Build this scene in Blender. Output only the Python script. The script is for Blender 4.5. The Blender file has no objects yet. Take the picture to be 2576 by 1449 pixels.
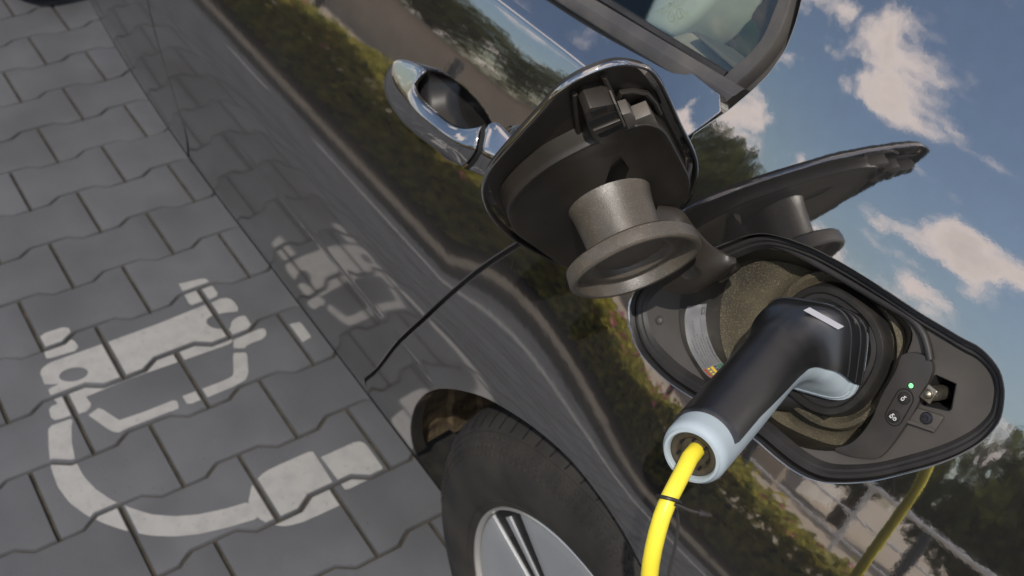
import bpy, bmesh, math, random
import numpy as np
from mathutils import Vector, Matrix
from mathutils.geometry import delaunay_2d_cdt
random.seed(7); rng = np.random.default_rng(7)
sc = bpy.context.scene
COL = sc.collection

# ------------------------------------------------------------------ camera, sky, sun, exposure
FPX, PITCH, ROLL, YAW, CAMH = 2860.4, 0.71963, 0.047419, 0.614623, 1.7     # focal length in units of a 2576 px wide frame
_fw = np.array([math.cos(YAW), -math.sin(YAW), 0.]); _rt = np.array([-math.sin(YAW), -math.cos(YAW), 0.]); _up = np.array([0, 0, 1.])
_F = _fw * math.cos(PITCH) - _up * math.sin(PITCH); _U = _fw * math.sin(PITCH) + _up * math.cos(PITCH)
CAM_R = _rt * math.cos(ROLL) + _U * math.sin(ROLL); CAM_U = -_rt * math.sin(ROLL) + _U * math.cos(ROLL); CAM_F = _F
CAM = np.array([0., 0., CAMH])
cd = bpy.data.cameras.new('camera'); cam = bpy.data.objects.new('camera', cd); COL.objects.link(cam)
cd.sensor_fit = 'HORIZONTAL'; cd.sensor_width = 36.0; cd.lens = FPX / 2576 * 36.0
cd.clip_start = 0.02; cd.clip_end = 500
M4 = Matrix.Identity(4)
for i in range(3):
    M4[i][0] = CAM_R[i]; M4[i][1] = CAM_U[i]; M4[i][2] = -CAM_F[i]; M4[i][3] = CAM[i]
cam.matrix_world = M4
cd.dof.use_dof = True; cd.dof.focus_distance = 0.86; cd.dof.aperture_fstop = 12.0
sc.camera = cam

SUN = np.array([-.44, .40, .80]); SUN /= np.linalg.norm(SUN)
w = bpy.data.worlds.new('World'); sc.world = w; w.use_nodes = True
nt = w.node_tree; nt.nodes.clear()
def N(t, **k):
    n = nt.nodes.new(t)
    for a, b in k.items(): setattr(n, a, b)
    return n
wo = N('ShaderNodeOutputWorld'); bg = N('ShaderNodeBackground'); sky = N('ShaderNodeTexSky')
sky.sky_type = 'NISHITA'; sky.sun_disc = False
sky.sun_elevation = math.asin(SUN[2]); sky.sun_rotation = math.atan2(SUN[0], SUN[1])
sky.air_density = 1.15; sky.dust_density = 1.2; sky.ozone_density = 1.6
bg.inputs[1].default_value = 0.13
tc = N('ShaderNodeTexCoord'); sx = N('ShaderNodeSeparateXYZ'); nt.links.new(tc.outputs['Generated'], sx.inputs[0])
zz = N('ShaderNodeMath', operation='MAXIMUM'); nt.links.new(sx.outputs[2], zz.inputs[0]); zz.inputs[1].default_value = 0.0
za = N('ShaderNodeMath', operation='ADD'); nt.links.new(zz.outputs[0], za.inputs[0]); za.inputs[1].default_value = 0.22
dx = N('ShaderNodeMath', operation='DIVIDE'); dy = N('ShaderNodeMath', operation='DIVIDE')
nt.links.new(sx.outputs[0], dx.inputs[0]); nt.links.new(za.outputs[0], dx.inputs[1])
nt.links.new(sx.outputs[1], dy.inputs[0]); nt.links.new(za.outputs[0], dy.inputs[1])
cx = N('ShaderNodeCombineXYZ'); nt.links.new(dx.outputs[0], cx.inputs[0]); nt.links.new(dy.outputs[0], cx.inputs[1]); cx.inputs[2].default_value = 21.9
n1 = N('ShaderNodeTexNoise'); n1.inputs['Scale'].default_value = 2.3; n1.inputs['Detail'].default_value = 7; n1.inputs['Roughness'].default_value = .56
nt.links.new(cx.outputs[0], n1.inputs['Vector'])
rmp = N('ShaderNodeMapRange'); rmp.inputs[1].default_value = .515; rmp.inputs[2].default_value = .625; rmp.interpolation_type = 'SMOOTHSTEP'
nt.links.new(n1.outputs[0], rmp.inputs[0])
shd = N('ShaderNodeMapRange'); shd.inputs[1].default_value = .55; shd.inputs[2].default_value = .80; shd.inputs[3].default_value = 1.0; shd.inputs[4].default_value = .62
nt.links.new(n1.outputs[0], shd.inputs[0])
cc = N('ShaderNodeMixRGB', blend_type='MULTIPLY'); cc.inputs[0].default_value = 1; cc.inputs[1].default_value = (11.0, 9.7, 9.2, 1); nt.links.new(shd.outputs[0], cc.inputs[2])
mixc = N('ShaderNodeMixRGB'); nt.links.new(rmp.outputs[0], mixc.inputs[0]); nt.links.new(sky.outputs[0], mixc.inputs[1]); nt.links.new(cc.outputs[0], mixc.inputs[2])
nt.links.new(mixc.outputs[0], bg.inputs[0]); nt.links.new(bg.outputs[0], wo.inputs[0])
sd = bpy.data.lights.new('sun', 'SUN'); sd.energy = 3.4; sd.angle = math.radians(.53); sd.color = (1, .95, .87)
so = bpy.data.objects.new('sun', sd); COL.objects.link(so)
so.rotation_euler = Vector((-SUN[0], -SUN[1], -SUN[2])).to_track_quat('-Z', 'Y').to_euler()
sc.view_settings.view_transform = 'Standard'; sc.view_settings.look = 'None'; sc.view_settings.exposure = 0.0; sc.view_settings.gamma = 1
sc.cycles.max_bounces = 8; sc.cycles.transparent_max_bounces = 8; sc.cycles.caustics_reflective = False; sc.cycles.caustics_refractive = False
sc.cycles.sample_clamp_indirect = 6; sc.cycles.use_denoising = True

# ------------------------------------------------------------------ geometry helpers
def rays(v):
    v = np.atleast_2d(np.asarray(v, float))
    d = CAM_F * FPX + np.outer(v[:, 0] - 1288, CAM_R) - np.outer(v[:, 1] - 724.5, CAM_U)
    return d / np.linalg.norm(d, axis=1)[:, None]
def on_plane(v, p0, n):
    d = rays(v); return CAM + d * (((np.asarray(p0) - CAM) @ n) / (d @ n))[:, None]
def at_depth(v, dep):
    d = rays(v); return CAM + d * (dep / (d @ CAM_F))[:, None]
def depth(p): return float((np.asarray(p) - CAM) @ CAM_F)
def project(P):
    P = np.asarray(P, float) - CAM; d = P @ CAM_F
    return np.stack([1288 + FPX * (P @ CAM_R) / d, 724.5 - FPX * (P @ CAM_U) / d], -1)

def new_obj(name, verts, faces, mat, parent=None, smooth=True, normals=None, mats=None, midx=None):
    me = bpy.data.meshes.new(name)
    me.from_pydata([tuple(map(float, v)) for v in verts], [], [tuple(map(int, f)) for f in faces]); me.update()
    if mats:
        for m in mats: me.materials.append(m)
        if midx is not None: me.polygons.foreach_set('material_index', midx)
    elif mat: me.materials.append(mat)
    if smooth: me.polygons.foreach_set('use_smooth', [True] * len(me.polygons))
    o = bpy.data.objects.new(name, me); COL.objects.link(o); o.parent = parent
    if normals is not None: me.normals_split_custom_set_from_vertices([tuple(map(float, n)) for n in normals])
    elif smooth:
        try: me.set_sharp_from_angle(angle=math.radians(38))
        except Exception: pass
    return o
def fix_normals(o):
    bm = bmesh.new(); bm.from_mesh(o.data); bmesh.ops.recalc_face_normals(bm, faces=bm.faces); bm.to_mesh(o.data); bm.free()
    return o
def tag(o, label=None, cat=None, group=None, kind=None):
    if label: o['label'] = label
    if cat: o['category'] = cat
    if group: o['group'] = group
    if kind: o['kind'] = kind
    return o
def empty(name, loc=(0, 0, 0), label=None, cat=None, group=None):
    o = bpy.data.objects.new(name, None); COL.objects.link(o); o.location = loc; o.empty_display_size = .1
    return tag(o, label, cat, group)

class MB:
    def __init__(s): s.v = []; s.f = []
    def add(s, V, Fc):
        k = len(s.v); s.v += [tuple(map(float, p)) for p in V]; s.f += [tuple(int(i) + k for i in f) for f in Fc]; return s
    def box(s, lo, hi):
        x0, y0, z0 = lo; x1, y1, z1 = hi
        return s.add([(x0, y0, z0), (x1, y0, z0), (x1, y1, z0), (x0, y1, z0), (x0, y0, z1), (x1, y0, z1), (x1, y1, z1), (x0, y1, z1)],
                     [(0, 3, 2, 1), (4, 5, 6, 7), (0, 1, 5, 4), (1, 2, 6, 5), (2, 3, 7, 6), (3, 0, 4, 7)])
    def frame_box(s, o, ex, ey, ez, sx_, sy_, sz_):
        o, ex, ey, ez = map(np.asarray, (o, ex, ey, ez)); V = []
        for k in (-1, 1):
            for a, b in ((-1, -1), (1, -1), (1, 1), (-1, 1)): V.append(o + ex * a * sx_ + ey * b * sy_ + ez * k * sz_)
        return s.add(V, [(0, 3, 2, 1), (4, 5, 6, 7), (0, 1, 5, 4), (1, 2, 6, 5), (2, 3, 7, 6), (3, 0, 4, 7)])
    def loft(s, rings, closed=True, cap0=False, cap1=False):
        n = len(rings[0]); V = [p for r in rings for p in r]; Fc = []
        for i in range(len(rings) - 1):
            for j in range(n if closed else n - 1):
                a = i * n + j; b = i * n + (j + 1) % n; Fc.append((a, b, b + n, a + n))
        if cap0: Fc.append(tuple(range(n))[::-1])
        if cap1: Fc.append(tuple((len(rings) - 1) * n + j for j in range(n)))
        return s.add(V, Fc)
    def tube(s, P, r, seg=12, caps=True):
        P = np.asarray(P, float); r = np.broadcast_to(r, len(P)); T = np.gradient(P, axis=0); T /= np.linalg.norm(T, axis=1)[:, None]
        a = np.cross(T[0], (0, 0, 1.)); 
        if np.linalg.norm(a) < 1e-3: a = np.cross(T[0], (0, 1., 0))
        a /= np.linalg.norm(a); R = []
        for i in range(len(P)):
            a = a - T[i] * (a @ T[i]); a /= np.linalg.norm(a); b = np.cross(T[i], a)
            R.append([P[i] + r[i] * (a * math.cos(t) + b * math.sin(t)) for t in np.arange(seg) * 2 * math.pi / seg])
        return s.loft(R, True, caps, caps)
    def lathe(s, o, ax, prof, seg=48, a0=0, a1=2 * math.pi):       # prof: (radius, height along axis)
        o = np.asarray(o, float); ax = np.asarray(ax, float); ax /= np.linalg.norm(ax)
        u = np.cross(ax, (0, 0, 1.)) if abs(ax[2]) < .9 else np.cross(ax, (1., 0, 0)); u /= np.linalg.norm(u); v = np.cross(ax, u)
        full = abs(a1 - a0 - 2 * math.pi) < 1e-6
        m = seg if full else seg + 1
        R = [[o + ax * h + r * (u * math.cos(t) + v * math.sin(t)) for t in a0 + np.arange(m) * (a1 - a0) / seg] for r, h in prof]
        return s.loft(R, full)
    def prism(s, P, d):                                              # polygon P extruded by vector d
        P = np.asarray(P, float); n = len(P); Q = P + np.asarray(d)
        return s.add(list(P) + list(Q), [tuple(range(n))[::-1], tuple(range(n, 2 * n))] + [(i, (i + 1) % n, n + (i + 1) % n, n + i) for i in range(n)])
    def build(s, name, mat, parent=None, smooth=True, fix=True):
        o = new_obj(name, s.v, s.f, mat, parent, smooth)
        if fix: fix_normals(o)
        return o
def bevel(o, wd, seg=2):
    bm = bmesh.new(); bm.from_mesh(o.data)
    es = [e for e in bm.edges if len(e.link_faces) == 2 and e.calc_face_angle(0) > .5]
    bmesh.ops.bevel(bm, geom=es, offset=wd, segments=seg, affect='EDGES', profile=.6, clamp_overlap=True)
    bm.to_mesh(o.data); bm.free(); o.data.polygons.foreach_set('use_smooth', [True] * len(o.data.polygons))
    try: o.data.set_sharp_from_angle(angle=math.radians(50))
    except Exception: pass
    return o
def catmull(P, m=6, closed=True):
    P = np.asarray(P, float); o = []; n = len(P)
    for i in range(n if closed else n - 1):
        if closed: a, b, c, d = P[i - 1], P[i], P[(i + 1) % n], P[(i + 2) % n]
        else: a, b, c, d = P[max(i - 1, 0)], P[i], P[i + 1], P[min(i + 2, n - 1)]
        for t in np.arange(m) / m: o.append(.5 * (2 * b + (c - a) * t + (2 * a - 5 * b + 4 * c - d) * t * t + (3 * b - a - 3 * c + d) * t ** 3))
    if not closed: o.append(P[-1])
    return np.array(o)
def resample(P, step, closed=True):
    P = np.asarray(P, float); Q = np.vstack([P, P[:1]]) if closed else P
    L = np.concatenate([[0], np.cumsum(np.linalg.norm(np.diff(Q, axis=0), axis=1))]); n = max(3, int(round(L[-1] / step)))
    t = np.linspace(0, L[-1], n + 1); t = t[:-1] if closed else t
    return np.stack([np.interp(t, L, Q[:, k]) for k in range(Q.shape[1])], 1)
def inpoly(pts, poly):
    pts = np.asarray(pts); poly = np.asarray(poly); x, y = pts[:, 0], pts[:, 1]; ins = np.zeros(len(pts), bool)
    x0, y0 = poly[:, 0], poly[:, 1]; x1, y1 = np.roll(x0, -1), np.roll(y0, -1)
    for a, b, c, d in zip(x0, y0, x1, y1):
        if b == d: continue
        ins ^= ((b > y) != (d > y)) & (x < (c - a) * (y - b) / (d - b) + a)
    return ins
def inset(P, d):
    P = np.asarray(P, float); ar = np.sum(P[:, 0] * np.roll(P[:, 1], -1) - np.roll(P[:, 0], -1) * P[:, 1])
    e = np.roll(P, -1, 0) - P; e /= np.maximum(np.linalg.norm(e, axis=1)[:, None], 1e-9); nn = np.stack([-e[:, 1], e[:, 0]], 1) * (1 if ar > 0 else -1)
    m = nn + np.roll(nn, 1, 0); m /= np.maximum(np.linalg.norm(m, axis=1)[:, None], 1e-9)
    c = np.clip((m * nn).sum(1), .5, 1)
    return P + m * (d / c)[:, None]
def cdt(loops, extra, keep):
    pts = []; edges = []
    for L in loops:
        k = len(pts); n = len(L); pts += [Vector((float(p[0]), float(p[1]))) for p in L]; edges += [(k + i, k + (i + 1) % n) for i in range(n)]
    pts += [Vector((float(p[0]), float(p[1]))) for p in extra]
    r = delaunay_2d_cdt(pts, edges, [], 0, 1e-6)
    V = np.array([tuple(p) for p in r[0]]); T = np.array([f for f in r[2] if len(f) == 3])
    c = V[T].mean(1); T = T[keep(c)]
    a = V[T]; ar = (a[:, 1, 0] - a[:, 0, 0]) * (a[:, 2, 1] - a[:, 0, 1]) - (a[:, 2, 0] - a[:, 0, 0]) * (a[:, 1, 1] - a[:, 0, 1])
    T[ar < 0] = T[ar < 0][:, ::-1]
    used = np.unique(T); mp = -np.ones(len(V), int); mp[used] = np.arange(len(used))
    return V[used], mp[T]
def grid_in(outer, holes, sp, xr=None):
    lo, hi = np.min(outer, 0), np.max(outer, 0)
    gx, gy = np.meshgrid(np.arange(lo[0], hi[0], sp[0]), np.arange(lo[1], hi[1], sp[1])); gx[1::2] += sp[0] / 2
    G = np.stack([gx.ravel(), gy.ravel()], 1); k = inpoly(G, outer)
    for h in holes: k &= ~inpoly(G, h)
    G = G[k]
    B = np.vstack([outer] + list(holes)); m = min(sp) * .45
    out = []
    for i in range(0, len(G), 4000):
        g = G[i:i + 4000]; d = ((g[:, None, :] - B[None]) ** 2).sum(2).min(1); out.append(g[d > m * m])
    return np.vstack(out) if out else G

# ------------------------------------------------------------------ materials
def mat(name, col=(.5, .5, .5), rough=.5, metal=0., spec=.5, coat=0., emit=None, estr=0., trans=0., ior=1.45):
    m = bpy.data.materials.new(name); m.use_nodes = True; b = m.node_tree.nodes['Principled BSDF']
    b.inputs['Base Color'].default_value = (*col, 1); b.inputs['Roughness'].default_value = rough; b.inputs['Metallic'].default_value = metal
    b.inputs['Specular IOR Level'].default_value = spec; b.inputs['Coat Weight'].default_value = coat; b.inputs['IOR'].default_value = ior
    b.inputs['Coat Roughness'].default_value = .02; b.inputs['Transmission Weight'].default_value = trans
    if emit: b.inputs['Emission Color'].default_value = (*emit, 1); b.inputs['Emission Strength'].default_value = estr
    return m
def noisy(m, c2, scale=20, lo=.45, hi=.6, detail=6, bump=0., bscale=200, bdist=.001, rough2=None, rand=0., coord='Object'):
    t = m.node_tree; b = t.nodes['Principled BSDF']; L = t.links
    tcn = t.nodes.new('ShaderNodeTexCoord'); n = t.nodes.new('ShaderNodeTexNoise'); n.inputs['Scale'].default_value = scale; n.inputs['Detail'].default_value = detail
    vec = tcn.outputs[coord] if coord != 'World' else t.nodes.new('ShaderNodeNewGeometry').outputs['Position']
    L.new(vec, n.inputs['Vector'])
    mr = t.nodes.new('ShaderNodeMapRange'); mr.inputs[1].default_value = lo; mr.inputs[2].default_value = hi; L.new(n.outputs[0], mr.inputs[0])
    mx = t.nodes.new('ShaderNodeMixRGB'); mx.inputs[1].default_value = b.inputs['Base Color'].default_value; mx.inputs[2].default_value = (*c2, 1)
    L.new(mr.outputs[0], mx.inputs[0]); out = mx.outputs[0]
    if rand:
        oi = t.nodes.new('ShaderNodeObjectInfo'); mr2 = t.nodes.new('ShaderNodeMapRange'); mr2.inputs[3].default_value = 1 - rand; mr2.inputs[4].default_value = 1 + rand
        L.new(oi.outputs['Random'], mr2.inputs[0]); mm = t.nodes.new('ShaderNodeMixRGB'); mm.blend_type = 'MULTIPLY'; mm.inputs[0].default_value = 1
        L.new(out, mm.inputs[1]); L.new(mr2.outputs[0], mm.inputs[2]); out = mm.outputs[0]
    L.new(out, b.inputs['Base Color'])
    if rough2 is not None:
        r = t.nodes.new('ShaderNodeMapRange'); r.inputs[1].default_value = lo; r.inputs[2].default_value = hi; r.inputs[3].default_value = b.inputs['Roughness'].default_value; r.inputs[4].default_value = rough2
        L.new(n.outputs[0], r.inputs[0]); L.new(r.outputs[0], b.inputs['Roughness'])
    if bump:
        n2 = t.nodes.new('ShaderNodeTexNoise'); n2.inputs['Scale'].default_value = bscale; n2.inputs['Detail'].default_value = 3; L.new(vec, n2.inputs['Vector'])
        bp = t.nodes.new('ShaderNodeBump'); bp.inputs['Strength'].default_value = bump; bp.inputs['Distance'].default_value = bdist
        L.new(n2.outputs[0], bp.inputs['Height']); L.new(bp.outputs[0], b.inputs['Normal'])
    return m
def speckle(m, col, scale=900, thr=.62, world=False, wid=.08):      # fine dust grains on top of whatever colour is wired already
    t = m.node_tree; b = t.nodes['Principled BSDF']; L = t.links; s = b.inputs['Base Color']
    tcn = t.nodes.new('ShaderNodeTexCoord'); n = t.nodes.new('ShaderNodeTexNoise'); n.inputs['Scale'].default_value = scale; n.inputs['Detail'].default_value = 2
    L.new(t.nodes.new('ShaderNodeNewGeometry').outputs['Position'] if world else tcn.outputs['Object'], n.inputs['Vector']); mr = t.nodes.new('ShaderNodeMapRange'); mr.inputs[1].default_value = thr; mr.inputs[2].default_value = thr + wid
    L.new(n.outputs[0], mr.inputs[0]); mx = t.nodes.new('ShaderNodeMixRGB'); mx.inputs[2].default_value = (*col, 1); L.new(mr.outputs[0], mx.inputs[0])
    if s.is_linked: L.new(s.links[0].from_socket, mx.inputs[1])
    else: mx.inputs[1].default_value = s.default_value
    L.new(mx.outputs[0], s); return m
PAINT = mat('dark grey metallic car paint', (.45, .44, .435), .03, metal=.972)
noisy(PAINT, (.43, .42, .415), 60, .3, .7, 3, bump=.02, bscale=85, bdist=.0012)
def road_dust(m):          # thin film of road dust on the lower body, patchy
    t = m.node_tree; L = t.links; b = t.nodes['Principled BSDF']; g_ = t.nodes.new('ShaderNodeNewGeometry'); sp = t.nodes.new('ShaderNodeSeparateXYZ'); L.new(g_.outputs['Position'], sp.inputs[0])
    n = t.nodes.new('ShaderNodeTexNoise'); n.inputs['Scale'].default_value = 7; n.inputs['Detail'].default_value = 6; L.new(g_.outputs['Position'], n.inputs['Vector'])
    a = t.nodes.new('ShaderNodeMath'); a.operation = 'MULTIPLY_ADD'; a.inputs[1].default_value = .16; L.new(n.outputs[0], a.inputs[0]); L.new(sp.outputs[2], a.inputs[2])
    mr = t.nodes.new('ShaderNodeMapRange'); mr.inputs[1].default_value = .97; mr.inputs[2].default_value = .80; mr.inputs[3].default_value = .0; mr.inputs[4].default_value = .21; L.new(a.outputs[0], mr.inputs[0])
    df = t.nodes.new('ShaderNodeBsdfDiffuse'); df.inputs[0].default_value = (.068, .064, .060, 1); mx = t.nodes.new('ShaderNodeMixShader'); L.new(mr.outputs[0], mx.inputs[0]); L.new(b.outputs[0], mx.inputs[1]); L.new(df.outputs[0], mx.inputs[2])
    L.new(mx.outputs[0], t.nodes['Material Output'].inputs[0])
    rr = t.nodes.new('ShaderNodeMapRange'); rr.inputs[1].default_value = .0; rr.inputs[2].default_value = .21; rr.inputs[3].default_value = .03; rr.inputs[4].default_value = .075; L.new(mr.outputs[0], rr.inputs[0]); L.new(rr.outputs[0], b.inputs['Roughness'])
road_dust(PAINT)
BLACKP = noisy(mat('black plastic', (.018, .017, .016), .42), (.035, .032, .028), 40, .4, .7, bump=.25, bscale=1400, bdist=.0003)
FLAPIN = speckle(noisy(mat('dark moulded plastic of the flap', (.020, .017, .0135), .42), (.031, .026, .021), 25, .35, .7, bump=.2, bscale=1500, bdist=.0003), (.16, .13, .09), 1100, .71)
CAPMAT = speckle(noisy(mat('dusty rubbery cap', (.074, .064, .051), .32, spec=.9), (.096, .082, .066), 60, .40, .75, bump=.6, bscale=1200, bdist=.0005), (.34, .28, .20), 1500, .63)
TRAY = speckle(noisy(mat('grey plastic tray', (.060, .054, .049), .5), (.078, .070, .062), 18, .35, .7, bump=.2, bscale=1700, bdist=.0002), (.16, .14, .11), 1200, .73)
DUST = speckle(noisy(mat('pollen dusted plastic', (.034, .030, .022), .8), (.075, .063, .040), 22, .36, .62, bump=.3, bscale=1500, bdist=.0003), (.22, .185, .105), 1100, .60)
WALLB = speckle(noisy(mat('black recess wall', (.014, .013, .011), .45), (.03, .026, .02), 50, .45, .7), (.20, .17, .10), 1200, .70)
RUBBER = noisy(mat('black rubber', (.020, .019, .019), .55), (.034, .032, .031), 30, .4, .7)
MOLD = noisy(mat('grey-black window moulding', (.050, .048, .048), .38), (.085, .078, .072), 22, .4, .7, 5, rough2=.5)
DARK = mat('dark void', (.004, .004, .004), .9)
UNDER = mat('dark panel seam', (.006, .006, .006), .7)
TYRE = noisy(mat('dusty tyre rubber', (.015, .014, .013), .8), (.034, .030, .025), 14, .38, .68, 6, bump=.3, bscale=500, bdist=.0006)
RIMS = noisy(mat('silver painted alloy', (.40, .41, .42), .38, metal=.35), (.34, .35, .36), 9, .4, .7)
RIMB = mat('black wheel insert', (.011, .011, .012), .55, spec=.3)
RIMLIP = mat('bright alloy lip', (.62, .60, .57), .28, metal=.7)
LINER = noisy(mat('muddy felt arch liner', (.10, .072, .042), .95), (.27, .19, .10), 26, .40, .68, 8, bump=.9, bscale=160, bdist=.004)
PLUGB = noisy(mat('satin black plug shell', (.005, .005, .006), .36, spec=1.0, ior=1.55), (.008, .008, .009), 30, bump=.12, bscale=2200, bdist=.0002)
PLUGG = noisy(mat('pale blue-grey plug shell', (.37, .43, .465), .42), (.34, .40, .435), 25, .4, .7)
LABELW = mat('light grey label', (.33, .33, .36), .5)
YEL = noisy(mat('yellow cable jacket', (.86, .71, .05), .38), (.80, .65, .045), 18, .35, .7, bump=.08, bscale=700, bdist=.0004)
TIE = mat('black cable tie', (.022, .020, .018), .40)
METAL = noisy(mat('worn steel', (.36, .33, .27), .36, metal=.9), (.22, .19, .14), 220, .4, .65)
SCREW = mat('dark screw', (.045, .045, .055), .4, metal=.6)
WHITEI = mat('white icon print', (.75, .75, .75), .5)
LED = mat('green status light', (.1, .6, .2), .4, emit=(.33, 1.0, .42), estr=.85)
STICK = noisy(mat('grey sticker', (.135, .138, .146), .45), (.155, .155, .16), 60); INK = mat('sticker ink', (.03, .03, .03), .6)
SGREEN = mat('sticker green', (.02, .13, .06), .5); SYEL = mat('sticker yellow', (.62, .42, .03), .5); SRED = mat('sticker red brown', (.28, .07, .03), .5)
PAVER = noisy(mat('grey concrete paver', (.072, .0745, .081), .85), (.087, .0895, .096), 7, .3, .7, 8, bump=.5, bscale=420, bdist=.0012, rand=.10, coord='World')
speckle(PAVER, (.13, .13, .135), 420, .67, True); speckle(PAVER, (.045, .043, .040), 160, .70, True, .05); speckle(PAVER, (.058, .058, .061), 3.1, .50, True, .25)
JOINT = noisy(mat('brown sandy paving joint', (.034, .029, .021), .95), (.060, .050, .034), 35, .4, .65, bump=.6, bscale=300, bdist=.004)
PAINTW = noisy(mat('worn white road paint', (.275, .269, .258), .75), (.235, .231, .226), 30, .42, .68, 8, bump=.2, bscale=400, bdist=.0006)
def add_wear(m):
    t = m.node_tree; b = t.nodes['Principled BSDF']; L = t.links; s = b.inputs['Base Color']
    tcn = t.nodes.new('ShaderNodeTexCoord'); n = t.nodes.new('ShaderNodeTexNoise'); n.inputs['Scale'].default_value = 95; n.inputs['Detail'].default_value = 6; L.new(tcn.outputs['Object'], n.inputs['Vector'])
    mr = t.nodes.new('ShaderNodeMapRange'); mr.inputs[1].default_value = .60; mr.inputs[2].default_value = .72; mr.inputs[4].default_value = .55; L.new(n.outputs[0], mr.inputs[0])
    mx = t.nodes.new('ShaderNodeMixRGB'); mx.inputs[2].default_value = (.15, .145, .14, 1); L.new(mr.outputs[0], mx.inputs[0]); L.new(s.links[0].from_socket, mx.inputs[1]); L.new(mx.outputs[0], s)
add_wear(PAINTW)
GLASS = bpy.data.materials.new('tinted window glass'); GLASS.use_nodes = True
g = GLASS.node_tree; g.nodes.clear(); go = g.nodes.new('ShaderNodeOutputMaterial'); gm = g.nodes.new('ShaderNodeMixShader'); gt = g.nodes.new('ShaderNodeBsdfTransparent'); gg = g.nodes.new('ShaderNodeBsdfGlossy'); gf = g.nodes.new('ShaderNodeFresnel')
gt.inputs[0].default_value = (.93, .96, .92, 1); gg.inputs['Roughness'].default_value = .01; gf.inputs[0].default_value = 1.5
g.links.new(gf.outputs[0], gm.inputs[0]); g.links.new(gt.outputs[0], gm.inputs[1]); g.links.new(gg.outputs[0], gm.inputs[2]); g.links.new(gm.outputs[0], go.inputs[0])

# ------------------------------------------------------------------ ground, paving, painted symbol
gnd = new_obj('ground', [(-80, -80, -.06), (120, -80, -.06), (120, 120, -.06), (-80, 120, -.06)], [(0, 1, 2, 3)],
              noisy(mat('beige asphalt', (.40, .335, .26), .9), (.34, .285, .22), 1.5, .4, .65), smooth=False)
tag(gnd, kind='structure')
PA, PB, PL, PX0, PY0 = .2315, .16415, .18533, 1.94692, -.16876      # paver pitch across, row depth, joint length, origin
AMP = PL - PB
pave = new_obj('paving', [(-3, -4.2, -.009), (14, -4.2, -.009), (14, 1.45, -.009), (-3, 1.45, -.009), (-3, -4.2, -.058), (14, -4.2, -.058), (14, 1.45, -.058), (-3, 1.45, -.058)],
               [(0, 1, 2, 3), (0, 4, 5, 1), (1, 5, 6, 2), (2, 6, 7, 3), (3, 7, 4, 0)], JOINT, smooth=False)
tag(pave, kind='structure')
def wave(p):      # joint line between two rows: 1 where a short joint of the near row starts, 0 half a stone further
    q = abs((p + .5) % 1 - .5); return float(np.clip((.315 - q) / .13, 0, 1))
def paver_outline():
    t = np.array([0, .1, .185, .225, .275, .315, .4, .5, .6, .685, .725, .775, .815, .9, 1.0])
    top = [(-(1 - wave(x)) * AMP, -x * PA) for x in t]                      # far edge (+X side), local origin at the far left joint
    bot = [(-PB - (1 - wave(x - .5)) * AMP, -x * PA) for x in t[::-1]]
    P = np.array(top + bot); return inset(P, .0036)
PO = paver_outline(); PO_in = inset(PO, .0035)
def paver_mesh():
    n = len(PO); c = PO.mean(0)
    V = [(p[0], p[1], -.03) for p in PO] + [(p[0], p[1], -.0028) for p in PO] + [(p[0], p[1], -.0006) for p in inset(PO, .0012)] + [(p[0], p[1], 0) for p in PO_in]
    Fc = [(i, (i + 1) % n, (i + 1) % n + n, i + n) for i in range(n)] + [(i + n, (i + 1) % n + n, (i + 1) % n + 2 * n, i + 2 * n) for i in range(n)] + [(i + 2 * n, (i + 1) % n + 2 * n, (i + 1) % n + 3 * n, i + 3 * n) for i in range(n)]
    Fc.append(tuple(range(3 * n, 4 * n)))
    return V, Fc
pv, pf = paver_mesh(); me = None; stuff = MB(); cells = []
for r in range(-46, 30):
    for c in range(-8, 18):
        off = c + (0 if r % 2 else .5); x = PX0 - PB * r; y = PY0 - PA * off
        if not (-2.6 < x < 9.2 and -4.0 < y < 1.62): continue
        ctr = project([[x - PB / 2, y - PA / 2, 0]])[0]; dpt = (np.array([x, y, 0]) - CAM) @ CAM_F
        vis = dpt > .2 and -140 < ctr[0] < 2000 and -150 < ctr[1] < 1600 and y - PA > -1.15 and x > .2
        dz = rng.normal(0, .0007); rx, ry = rng.normal(0, .0022, 2)
        if vis:
            if me is None:
                o = new_obj('paver', pv, pf, PAVER, pave); fix_normals(o); me = o.data
            else:
                o = bpy.data.objects.new('paver', me); COL.objects.link(o); o.parent = pave
            o.location = (x, y, dz); o.rotation_euler = (rx, ry, 0); cells.append((x, y, dz, rx, ry))
        else: stuff.add([(p[0] + x, p[1] + y, p[2] + dz) for p in pv], pf)
o = stuff.build('paver_field', PAVER, pave); tag(o, kind='stuff')

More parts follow.
